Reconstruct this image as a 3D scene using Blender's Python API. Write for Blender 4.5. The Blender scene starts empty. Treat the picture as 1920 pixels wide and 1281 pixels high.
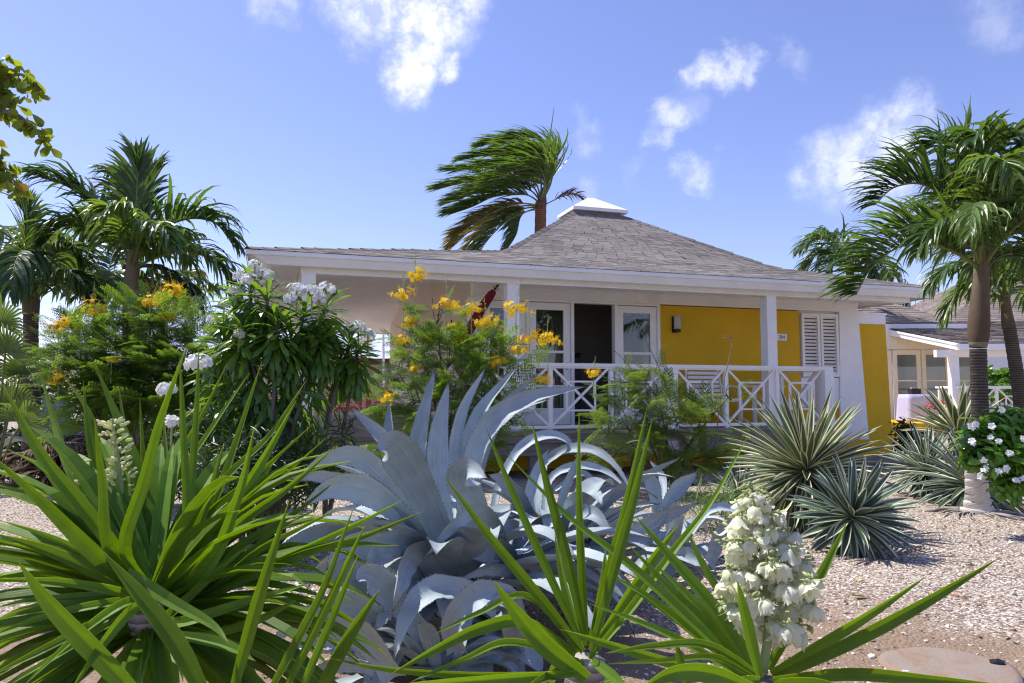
import bpy, math, random
import numpy as np
from mathutils import Vector, Matrix
random.seed(7); RNG = np.random.default_rng(7)
SC = bpy.context.scene
COL = SC.collection
# ------------------------------------------------------------------ camera, sky, sun, exposure
F_PX = 26/36*1920
PITCH = math.atan(99.5/F_PX)
CAMZ = 1.15
cam = bpy.data.cameras.new('camera'); cam.lens = 26; cam.sensor_width = 36
cam.clip_start = 0.05; cam.clip_end = 3000
cam.dof.use_dof = True; cam.dof.focus_distance = 5.5; cam.dof.aperture_fstop = 14
camo = bpy.data.objects.new('camera', cam); COL.objects.link(camo)
camo.location = (0, 0, CAMZ); camo.rotation_euler = (math.pi/2+PITCH, 0, 0)
SC.camera = camo
SUN_EL = math.radians(58); SUN_AZ = math.atan2(-0.88, 0.47)       # azimuth measured from +Y towards +X
SUN_DIR = Vector((math.sin(SUN_AZ)*math.cos(SUN_EL), math.cos(SUN_AZ)*math.cos(SUN_EL), math.sin(SUN_EL)))
sl = bpy.data.lights.new('sun', 'SUN'); sl.energy = 4.3; sl.angle = math.radians(0.5); sl.color = (1.0, 0.955, 0.88)
so = bpy.data.objects.new('sun', sl); COL.objects.link(so)
so.rotation_euler = SUN_DIR.to_track_quat('Z', 'Y').to_euler(); so.location = (-30, 16, 60)
SC.view_settings.view_transform = 'Standard'; SC.view_settings.look = 'None'
SC.view_settings.exposure = 0.58; SC.view_settings.gamma = 1
SC.cycles.max_bounces = 8; SC.cycles.transparent_max_bounces = 12
SC.cycles.diffuse_bounces = 6; SC.cycles.transmission_bounces = 6
SC.cycles.sample_clamp_indirect = 6; SC.cycles.use_denoising = True; SC.cycles.denoiser = 'OPENIMAGEDENOISE'; SC.cycles.denoising_input_passes = 'RGB_ALBEDO_NORMAL'; SC.cycles.denoising_prefilter = 'ACCURATE'; SC.cycles.adaptive_threshold = 0.004; SC.cycles.filter_width = 1.2

def camray(px, py):
    ct, st = math.cos(PITCH), math.sin(PITCH)
    a, b = (px-960)/F_PX, (640.5-py)/F_PX
    return np.array([a, ct-b*st, st+b*ct])
def at(px, py, Y):                                                # the point at horizontal distance Y seen at that pixel
    d = camray(px, py); return np.array([0, 0, CAMZ]) + d*(Y/d[1])

def nodes_of(tree):
    def N(kind, _in=None, **kw):
        n = tree.nodes.new(kind)
        for k, v in kw.items(): setattr(n, k, v)
        for k, v in (_in or {}).items():
            s = n.inputs[k]
            if isinstance(v, bpy.types.NodeSocket): tree.links.new(v, s)
            else: s.default_value = v
        return n
    return N
def rgba(c): return (c[0], c[1], c[2], 1)

world = bpy.data.worlds.new('World'); SC.world = world; world.use_nodes = True
wt = world.node_tree; wt.nodes.clear(); N = nodes_of(wt)
sky = N('ShaderNodeTexSky', sky_type='NISHITA', sun_disc=False, sun_elevation=SUN_EL, sun_rotation=SUN_AZ,
        altitude=0, air_density=1.0, dust_density=0.35, ozone_density=4.0)
tint = N('ShaderNodeMix', {'Factor': 1.0, 'A': sky.outputs[0], 'B': (1.10, 0.925, 1.13, 1)}, data_type='RGBA', blend_type='MULTIPLY')
for s in tint.inputs: pass
tint.inputs[6].default_value = (1, 1, 1, 1); tint.inputs[0].default_value = 1.0
wt.links.new(sky.outputs[0], tint.inputs[6]); tint.inputs[7].default_value = (1.10, 0.925, 1.13, 1)
skyc = tint.outputs[2]
tc = N('ShaderNodeTexCoord')
nz = N('ShaderNodeTexNoise', {'Vector': tc.outputs['Generated'], 'Scale': 7.0, 'Detail': 10.0, 'Roughness': 0.66})
nz2 = N('ShaderNodeTexNoise', {'Vector': tc.outputs['Generated'], 'Scale': 26.0, 'Detail': 5.0, 'Roughness': 0.6})
ctr = N('ShaderNodeVectorMath', {0: nz.outputs['Color'], 1: (.5, .5, .5)}, operation='SUBTRACT')
scl = N('ShaderNodeVectorMath', {0: ctr.outputs[0], 'Scale': 0.15}, operation='SCALE')
wv = N('ShaderNodeVectorMath', {0: tc.outputs['Generated'], 1: scl.outputs[0]}, operation='ADD')
mask = None
CLOUDS = [  # pixel centre, radius in pixels, strength
    (790, 20, 120, 1.0), (700, -15, 100, .95), (760, 110, 62, 1.0), (860, 0, 70, .75), (770, 150, 36, .8), (835, 125, 40, .75), (500, -25, 60, .5),
    (1335, 132, 52, .75), (1300, 140, 40, .6), (1375, 138, 40, .5), (1262, 210, 46, .55), (1250, 255, 36, .42), (1310, 330, 48, .45), (1110, 350, 36, .26), (1200, 320, 40, .2),
    (1650, 290, 105, .8), (1580, 315, 85, .6), (1690, 250, 75, .75), (1560, 270, 55, .45), (1100, 250, 40, .22), (1880, 30, 60, .22), (1470, 130, 40, .2)]
for px, py, r, st in CLOUDS:
    d = camray(px, py); d = d/np.linalg.norm(d); rr = r/F_PX
    dist = N('ShaderNodeVectorMath', {0: wv.outputs[0], 1: tuple(d)}, operation='DISTANCE')
    m = N('ShaderNodeMapRange', {'Value': dist.outputs['Value'], 'From Min': rr*1.05, 'From Max': rr*0.18, 'To Min': 0.0, 'To Max': st}, interpolation_type='SMOOTHSTEP')
    if mask is None: mask = m.outputs[0]
    else: mask = N('ShaderNodeMath', {0: mask, 1: m.outputs[0]}, operation='MAXIMUM').outputs[0]
brk = N('ShaderNodeMapRange', {'Value': nz2.outputs['Fac'], 'From Min': 0.40, 'From Max': 0.58, 'To Min': 0.30, 'To Max': 1.0})
mask = N('ShaderNodeMath', {0: mask, 1: brk.outputs[0]}, operation='MULTIPLY', use_clamp=True).outputs[0]
cl = N('ShaderNodeMix', {0: mask}, data_type='RGBA')
wt.links.new(skyc, cl.inputs[6]); cl.inputs[7].default_value = (6.8, 6.9, 7.3, 1)
bg = N('ShaderNodeBackground', {'Color': cl.outputs[2], 'Strength': 0.122})
wo = N('ShaderNodeOutputWorld', {'Surface': bg.outputs[0]})

# ------------------------------------------------------------------ mesh and object helpers
def tag(o, label=None, cat=None, group=None, kind=None):
    if label: o['label'] = label
    if cat: o['category'] = cat
    if group: o['group'] = group
    if kind: o['kind'] = kind
    return o
def thing(name, label, cat, loc=(0, 0, 0), rotz=0, group=None):
    o = bpy.data.objects.new(name, None); COL.objects.link(o)
    o.location = tuple(float(c) for c in loc); o.rotation_euler = (0, 0, rotz); o.empty_display_size = .1
    return tag(o, label, cat, group)

def norm(v): return v/np.maximum(np.linalg.norm(v, axis=-1, keepdims=True), 1e-9)
class MB:
    """collects vertices, quads, tris and a per-vertex triple (across, along, random)"""
    def __init__(s): s.V, s.Q, s.T, s.L, s.n = [], [], [], [], 0
    def add(s, V, Q=None, T=None, L=None):
        V = np.asarray(V, float).reshape(-1, 3)
        if Q is not None and len(Q): s.Q.append(np.asarray(Q, int).reshape(-1, 4)+s.n)
        if T is not None and len(T): s.T.append(np.asarray(T, int).reshape(-1, 3)+s.n)
        s.V.append(V); s.L.append(np.zeros((len(V), 3)) if L is None else np.asarray(L, float).reshape(-1, 3)); s.n += len(V)
    def arrays(s):
        z = lambda a, k: np.concatenate(a) if a else np.zeros((0, k), int)
        return (np.concatenate(s.V), z(s.Q, 4), z(s.T, 3), np.concatenate(s.L))
    def inst(s, tpl, mats, rnd=None):
        V, Q, T, L = tpl; mats = np.asarray(mats); m, n = len(mats), len(V)
        W = np.einsum('mij,nj->mni', mats[:, :3, :3], V)+mats[:, None, :3, 3]
        off = (np.arange(m)*n)[:, None, None]
        LL = np.repeat(L[None], m, 0).copy()
        if rnd is not None: LL[:, :, 2] = np.asarray(rnd)[:, None]
        s.add(W.reshape(-1, 3), (Q[None]+off).reshape(-1, 4), (T[None]+off).reshape(-1, 3), LL.reshape(-1, 3))
    def box(s, x0, x1, y0, y1, z0, z1, L=None):
        V = [(x, y, z) for z in (z0, z1) for y in (y0, y1) for x in (x0, x1)]
        s.add(V, [(0, 2, 3, 1), (4, 5, 7, 6), (0, 1, 5, 4), (2, 6, 7, 3), (0, 4, 6, 2), (1, 3, 7, 5)], L=None if L is None else [L]*8)
    def bar(s, a, b, w, h=None, up=(0, 0, 1)):
        a, b = np.array(a, float), np.array(b, float); h = h or w
        t = norm(b-a); u = np.array(up, float)
        if abs(t@u) > .95: u = np.array([0, 1., 0])
        x = norm(np.cross(t, u)); y = np.cross(x, t)
        V = [p+x*i*w/2+y*j*h/2 for p in (a, b) for i, j in ((-1, -1), (1, -1), (1, 1), (-1, 1))]
        s.add(V, [(0, 1, 2, 3), (7, 6, 5, 4), (0, 4, 5, 1), (1, 5, 6, 2), (2, 6, 7, 3), (3, 7, 4, 0)])
    def tube(s, P, R, k=6, cap=True, rnd=0.):
        P = np.asarray(P, float); n = len(P); R = np.broadcast_to(np.asarray(R, float), (n,))
        t = norm(np.gradient(P, axis=0)); ref = np.array([0.31, 0.12, 0.94]); 
        if abs(t[0]@ref) > .9: ref = np.array([.95, .2, .1])
        x = norm(np.cross(t, ref)); y = np.cross(x, t)
        an = np.arange(k)*2*math.pi/k
        V = P[:, None]+R[:, None, None]*(x[:, None]*np.cos(an)[None, :, None]+y[:, None]*np.sin(an)[None, :, None])
        L = np.zeros((n, k, 3)); L[:, :, 1] = np.linspace(0, 1, n)[:, None]; L[:, :, 2] = rnd
        i = np.arange(n-1)[:, None]*k; j = np.arange(k)[None]; j2 = (j+1) % k
        Q = np.stack([i+j, i+j2, i+k+j2, i+k+j], -1).reshape(-1, 4)
        T = []
        if cap:
            T = [(0, q+1, q) for q in range(1, k-1)]+[((n-1)*k, (n-1)*k+q, (n-1)*k+q+1) for q in range(1, k-1)]
        s.add(V.reshape(-1, 3), Q, T, L.reshape(-1, 3))
    def strip(s, P, side, nrm, W, K=3, fold=.25, pw=1., rnd=0., thick=0., wave=0.):
        P = np.asarray(P, float); n = len(P); W = np.asarray(W, float)
        xs = np.linspace(-1, 1, K)
        dep = (np.abs(xs)**pw)*fold
        V = P[:, None]+side[:, None]*(W[:, None]*xs)[..., None]+nrm[:, None]*(W[:, None]*dep)[..., None]
        if wave: 
            ph = RNG.uniform(0, 6.28); V = V+nrm[:, None]*(wave*W[:, None]*np.sin(np.arange(n)[:, None]*1.9+ph)*xs[None]**2*np.sign(xs)[None])[..., None]
        L = np.zeros((n, K, 3)); L[..., 0] = xs; L[..., 1] = np.linspace(0, 1, n)[:, None]; L[..., 2] = rnd
        i = np.arange(n-1)[:, None]*K; j = np.arange(K-1)[None]
        Q = np.stack([i+j, i+j+1, i+K+j+1, i+K+j], -1).reshape(-1, 4)
        s.add(V.reshape(-1, 3), Q, None, L.reshape(-1, 3))
        if thick:
            tt = thick*(1-xs**2)[None]*np.linspace(1, .15, n)[:, None]
            V2 = V-nrm[:, None]*(tt+.0004)[..., None]
            s.add(V2.reshape(-1, 3), Q[:, ::-1], None, L.reshape(-1, 3))
        return V
    def build(s, name, mat, parent=None, smooth=False, world=True):
        if not s.V: return None
        V, Q, T, L = s.arrays()
        if world:
            q = parent
            while q is not None: V = V-np.array(q.location); q = q.parent
        me = bpy.data.meshes.new(name)
        nq, nt_ = len(Q), len(T)
        me.vertices.add(len(V)); me.vertices.foreach_set('co', V.astype(np.float32).ravel())
        me.loops.add(nq*4+nt_*3)
        me.loops.foreach_set('vertex_index', np.concatenate([Q.ravel(), T.ravel()]).astype(np.int32))
        me.polygons.add(nq+nt_)
        me.polygons.foreach_set('loop_start', np.concatenate([np.arange(nq)*4, nq*4+np.arange(nt_)*3]).astype(np.int32))
        me.update(calc_edges=True); me.validate()
        at_ = me.attributes.new('lp', 'FLOAT_VECTOR', 'POINT'); at_.data.foreach_set('vector', L.astype(np.float32).ravel())
        me.polygons.foreach_set('use_smooth', np.full(len(me.polygons), smooth, bool))
        me.materials.append(mat)
        o = bpy.data.objects.new(name, me); COL.objects.link(o)
        if parent is not None: o.parent = parent
        return o
def crv(pts, n=12):                                               # Catmull-Rom through the points
    p = np.asarray(pts, float)
    if len(p) == 2: return p[0]+(p[1]-p[0])*np.linspace(0, 1, n)[:, None]
    p = np.vstack([2*p[0]-p[1], p, 2*p[-1]-p[-2]]); m = len(p)-3
    out = []
    for t in np.linspace(0, m-1e-6, n):
        i = int(t); u = t-i; a, b, c, d = p[i:i+4]
        out.append(.5*(2*b+(c-a)*u+(2*a-5*b+4*c-d)*u*u+(3*b-a-3*c+d)*u**3))
    return np.array(out)
def frames(P, ref):
    t = norm(np.gradient(P, axis=0)); side = norm(np.cross(t, np.asarray(ref, float))); return t, side, np.cross(side, t)
def mat4(o, x, y, z, s=1.0):
    m = np.eye(4); m[:3, 0] = np.asarray(x)*s; m[:3, 1] = np.asarray(y)*s; m[:3, 2] = np.asarray(z)*s; m[:3, 3] = o; return m
def orient(o, d, up=(0, 0, 1), s=1.0, roll=0.):                   # local y along d
    y = norm(np.asarray(d, float)); up = np.asarray(up, float)
    if abs(y@up) > .97: up = np.array([.6, .8, 0.])
    x = norm(np.cross(y, up)); z = np.cross(x, y)
    if roll: x, z = x*math.cos(roll)+z*math.sin(roll), z*math.cos(roll)-x*math.sin(roll)
    return mat4(o, x, y, z, s)

# ------------------------------------------------------------------ materials
def newmat(name):
    m = bpy.data.materials.new(name); m.use_nodes = True; m.node_tree.nodes.clear()
    return m, nodes_of(m.node_tree)
def finish(N, sh, disp=None):
    o = N('ShaderNodeOutputMaterial', {'Surface': sh})
def ramp(N, fac, stops):
    r = N('ShaderNodeValToRGB', {'Fac': fac}); e = r.color_ramp.elements
    while len(e) > 1: e.remove(e[-1])
    e[0].position = stops[0][0]; e[0].color = rgba(stops[0][1])
    for p, c in stops[1:]:
        q = e.new(p); q.color = rgba(c)
    return r.outputs[0]
def mixc(N, f, a, b, mode='MIX'):
    m = N('ShaderNodeMix', data_type='RGBA', blend_type=mode)
    for i, v in ((0, f), (6, a), (7, b)):
        if isinstance(v, bpy.types.NodeSocket): m.id_data.links.new(v, m.inputs[i])
        else: m.inputs[i].default_value = v if i == 0 else rgba(v)
    return m.outputs[2]
def paint(name, col, rough=.5, var=.1, scale=3., bump=.03, dirt=None, spec=.4):
    m, N = newmat(name); tc = N('ShaderNodeTexCoord')
    n1 = N('ShaderNodeTexNoise', {'Vector': tc.outputs['Object'], 'Scale': scale, 'Detail': 6, 'Roughness': .6})
    f = N('ShaderNodeMapRange', {'Value': n1.outputs['Fac'], 'From Min': .3, 'From Max': .7}).outputs[0]
    c = mixc(N, f, tuple(x*(1-var) for x in col), tuple(min(1, x*(1+var*.6)) for x in col))
    if dirt:
        n3 = N('ShaderNodeTexNoise', {'Vector': tc.outputs['Object'], 'Scale': 1.3, 'Detail': 8, 'Roughness': .7})
        df = N('ShaderNodeMapRange', {'Value': n3.outputs['Fac'], 'From Min': .52, 'From Max': .8, 'To Max': .45}).outputs[0]
        c = mixc(N, df, c, dirt)
    mp = N('ShaderNodeMapping', {'Vector': tc.outputs['Object'], 'Scale': (9, 9, .5)})
    n4 = N('ShaderNodeTexNoise', {'Vector': mp.outputs[0], 'Scale': 1.6, 'Detail': 6, 'Roughness': .65})
    c = mixc(N, N('ShaderNodeMapRange', {'Value': n4.outputs['Fac'], 'From Min': .55, 'From Max': .78, 'To Max': .20}).outputs[0], c, tuple(x*.62 for x in col))
    n2 = N('ShaderNodeTexNoise', {'Vector': tc.outputs['Object'], 'Scale': 60, 'Detail': 3})
    b = N('ShaderNodeBump', {'Height': n2.outputs['Fac'], 'Strength': bump*4, 'Distance': .01})
    p = N('ShaderNodeBsdfPrincipled', {'Base Color': c, 'Roughness': rough, 'Normal': b.outputs[0], 'Specular IOR Level': spec})
    finish(N, p.outputs[0]); return m
def leafm(name, base, trans, tfac=.4, rough=.45, spec=.4, var=.35, yellow=None, stripe=None, wax=None, midrib=None, brown=None, sc=25., fibre=False, spots=None):
    m, N = newmat(name); a = N('ShaderNodeAttribute', attribute_name='lp'); sp = N('ShaderNodeSeparateXYZ', {0: a.outputs['Vector']})
    tc = N('ShaderNodeTexCoord')
    nz = N('ShaderNodeTexNoise', {'Vector': tc.outputs['Object'], 'Scale': sc, 'Detail': 4})
    f = N('ShaderNodeMath', {0: sp.outputs[2], 1: nz.outputs['Fac']}, operation='ADD'); f = N('ShaderNodeMath', {0: f.outputs[0], 1: .5}, operation='MULTIPLY').outputs[0]
    dk = tuple(x*(1-var) for x in base); lt = tuple(x*(1+var) for x in base)
    c = ramp(N, f, [(.15, dk), (.5, base), (.85, lt)])
    tcol = mixc(N, f, tuple(x*.75 for x in trans), tuple(x*1.15 for x in trans))
    ax = N('ShaderNodeMath', {0: sp.outputs[0]}, operation='ABSOLUTE').outputs[0]
    if yellow:
        yf = N('ShaderNodeMapRange', {'Value': sp.outputs[2], 'From Min': .86, 'From Max': .98}).outputs[0]
        c = mixc(N, yf, c, yellow); tcol = mixc(N, yf, tcol, yellow)
    if midrib:
        mf = N('ShaderNodeMapRange', {'Value': ax, 'From Min': .16, 'From Max': .05, 'To Max': .7}).outputs[0]
        c = mixc(N, mf, c, midrib)
    if stripe:
        sf = N('ShaderNodeMapRange', {'Value': ax, 'From Min': .60, 'From Max': .72}).outputs[0]
        c = mixc(N, sf, c, stripe); tcol = mixc(N, sf, tcol, tuple(x*.8 for x in stripe))
    if brown:
        tf = N('ShaderNodeMapRange', {'Value': sp.outputs[1], 'From Min': .93, 'From Max': .985}).outputs[0]
        c = mixc(N, tf, c, brown)
    if wax:                                                       # powdery bloom rubbed off in streaks, faint cross bands
        n2 = N('ShaderNodeTexNoise', {'Vector': tc.outputs['Object'], 'Scale': 7, 'Detail': 7, 'Roughness': .65})
        wf = N('ShaderNodeMapRange', {'Value': n2.outputs['Fac'], 'From Min': .62, 'From Max': .72, 'To Max': .55}).outputs[0]
        c = mixc(N, wf, c, wax)
        wv = N('ShaderNodeTexWave', {'Vector': a.outputs['Vector'], 'Scale': 2.2, 'Distortion': 5, 'Detail': 3}, bands_direction='Y')
        c = mixc(N, N('ShaderNodeMath', {0: wv.outputs['Fac'], 1: .14}, operation='MULTIPLY').outputs[0], c, tuple(min(1, x*1.5) for x in base))
    cv = N('ShaderNodeCombineXYZ', {0: N('ShaderNodeMath', {0: sp.outputs[0], 1: 5.}, operation='MULTIPLY').outputs[0], 1: N('ShaderNodeMath', {0: sp.outputs[1], 1: .8}, operation='MULTIPLY').outputs[0], 2: N('ShaderNodeMath', {0: sp.outputs[2], 1: 40.}, operation='MULTIPLY').outputs[0]})
    fib = N('ShaderNodeTexNoise', {'Vector': cv.outputs[0], 'Scale': 1.6, 'Detail': 5, 'Roughness': .6}).outputs['Fac']
    ff = N('ShaderNodeMapRange', {'Value': fib, 'From Min': .3, 'From Max': .7, 'To Min': .86, 'To Max': 1.08}).outputs[0]
    fc = N('ShaderNodeCombineColor', {0: ff, 1: ff, 2: ff}).outputs[0]
    if fibre: c = mixc(N, 1.0, c, fc, 'MULTIPLY'); tcol = mixc(N, 1.0, tcol, fc, 'MULTIPLY')
    if spots:
        vs = N('ShaderNodeTexNoise', {'Vector': tc.outputs['Object'], 'Scale': 34, 'Detail': 6, 'Roughness': .7})
        c = mixc(N, N('ShaderNodeMapRange', {'Value': vs.outputs['Fac'], 'From Min': .62, 'From Max': .70, 'To Max': .6}).outputs[0], c, spots)
    bp = N('ShaderNodeBump', {'Height': fib if fibre else N('ShaderNodeTexNoise', {'Vector': tc.outputs['Object'], 'Scale': sc*3, 'Detail': 3}).outputs['Fac'], 'Strength': .25 if fibre else .12, 'Distance': .004})
    p = N('ShaderNodeBsdfPrincipled', {'Base Color': c, 'Roughness': rough, 'Specular IOR Level': spec, 'Normal': bp.outputs[0]})
    if tfac <= 0: finish(N, p.outputs[0]); return m
    t = N('ShaderNodeBsdfTranslucent', {'Color': tcol})
    mx = N('ShaderNodeMixShader', {0: tfac, 1: p.outputs[0], 2: t.outputs[0]}); finish(N, mx.outputs[0]); return m
def barkm(name, c1, c2, rings=30., bump=.6):
    m, N = newmat(name); tc = N('ShaderNodeTexCoord'); 
    sep = N('ShaderNodeSeparateXYZ', {0: tc.outputs['Object']})
    n1 = N('ShaderNodeTexNoise', {'Vector': tc.outputs['Object'], 'Scale': 9, 'Detail': 7, 'Roughness': .7})
    w = N('ShaderNodeTexWave', {'Vector': tc.outputs['Object'], 'Scale': rings/6.28, 'Distortion': 1.6, 'Detail': 3, 'Detail Scale': 2.}, bands_direction='Z', wave_profile='SAW')
    f = N('ShaderNodeMath', {0: w.outputs['Fac'], 1: n1.outputs['Fac']}, operation='MULTIPLY').outputs[0]
    c = ramp(N, f, [(.05, c1), (.3, tuple((a+b)/2 for a, b in zip(c1, c2))), (.6, c2)])
    b = N('ShaderNodeBump', {'Height': f, 'Strength': bump, 'Distance': .03})
    p = N('ShaderNodeBsdfPrincipled', {'Base Color': c, 'Roughness': .85, 'Normal': b.outputs[0], 'Specular IOR Level': .2})
    finish(N, p.outputs[0]); return m
def plain(name, col, rough=.5, spec=.4, metal=0., tr=0.):
    m, N = newmat(name); tc = N('ShaderNodeTexCoord'); a = N('ShaderNodeAttribute', attribute_name='lp'); sp = N('ShaderNodeSeparateXYZ', {0: a.outputs['Vector']})
    n1 = N('ShaderNodeTexNoise', {'Vector': tc.outputs['Object'], 'Scale': 18, 'Detail': 5})
    f = N('ShaderNodeMath', {0: n1.outputs['Fac'], 1: sp.outputs[2]}, operation='ADD').outputs[0]
    f = N('ShaderNodeMapRange', {'Value': f, 'From Min': .3, 'From Max': 1.4}).outputs[0]
    c = mixc(N, f, tuple(x*.82 for x in col), tuple(min(1, x*1.15) for x in col))
    p = N('ShaderNodeBsdfPrincipled', {'Base Color': c, 'Roughness': rough, 'Specular IOR Level': spec, 'Metallic': metal})
    if tr:
        t = N('ShaderNodeBsdfTranslucent', {'Color': c}); finish(N, N('ShaderNodeMixShader', {0: tr, 1: p.outputs[0], 2: t.outputs[0]}).outputs[0])
    else: finish(N, p.outputs[0])
    return m
def glassm():
    m, N = newmat('window_glass')
    fr = N('ShaderNodeFresnel', {'IOR': 1.5}); f = N('ShaderNodeMath', {0: fr.outputs[0], 1: .015}, operation='ADD', use_clamp=True)
    g = N('ShaderNodeBsdfGlossy', {'Color': (1, 1, 1, 1), 'Roughness': .01}); t = N('ShaderNodeBsdfTransparent', {'Color': (.72, .76, .75, 1)})
    finish(N, N('ShaderNodeMixShader', {0: f.outputs[0], 1: t.outputs[0], 2: g.outputs[0]}).outputs[0]); return m
def shinglem(name, cols, streak=True):
    m, N = newmat(name); g = N('ShaderNodeNewGeometry'); tc = N('ShaderNodeTexCoord')
    n1 = N('ShaderNodeTexNoise', {'Vector': tc.outputs['Object'], 'Scale': 90, 'Detail': 3, 'Roughness': .7})
    n2 = N('ShaderNodeTexNoise', {'Vector': tc.outputs['Object'], 'Scale': 1.1, 'Detail': 6})
    la = N('ShaderNodeAttribute', attribute_name='lp'); ls = N('ShaderNodeSeparateXYZ', {0: la.outputs['Vector']})
    r = ramp(N, ls.outputs[2], [(0, cols[0]), (.45, cols[1]), (1, cols[2])])
    c = mixc(N, N('ShaderNodeMapRange', {'Value': n1.outputs['Fac'], 'From Min': .35, 'From Max': .7, 'To Max': .5}).outputs[0], r, tuple(x*.45 for x in cols[1]))
    c = mixc(N, N('ShaderNodeMapRange', {'Value': n2.outputs['Fac'], 'From Min': .4, 'From Max': .7, 'To Max': .35}).outputs[0], c, tuple(x*1.35 for x in cols[2]))
    b = N('ShaderNodeBump', {'Height': n1.outputs['Fac'], 'Strength': .4, 'Distance': .006})
    finish(N, N('ShaderNodeBsdfPrincipled', {'Base Color': c, 'Roughness': .9, 'Normal': b.outputs[0], 'Specular IOR Level': .25}).outputs[0]); return m
def woodm(name, c1, c2, rough=.75):
    m, N = newmat(name); tc = N('ShaderNodeTexCoord'); mp = N('ShaderNodeMapping', {'Vector': tc.outputs['Object'], 'Scale': (1, 14, 14)})
    n1 = N('ShaderNodeTexNoise', {'Vector': mp.outputs[0], 'Scale': 3, 'Detail': 7, 'Roughness': .65})
    c = ramp(N, n1.outputs['Fac'], [(.3, c1), (.7, c2)])
    b = N('ShaderNodeBump', {'Height': n1.outputs['Fac'], 'Strength': .3, 'Distance': .01})
    finish(N, N('ShaderNodeBsdfPrincipled', {'Base Color': c, 'Roughness': rough, 'Normal': b.outputs[0]}).outputs[0]); return m

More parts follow.
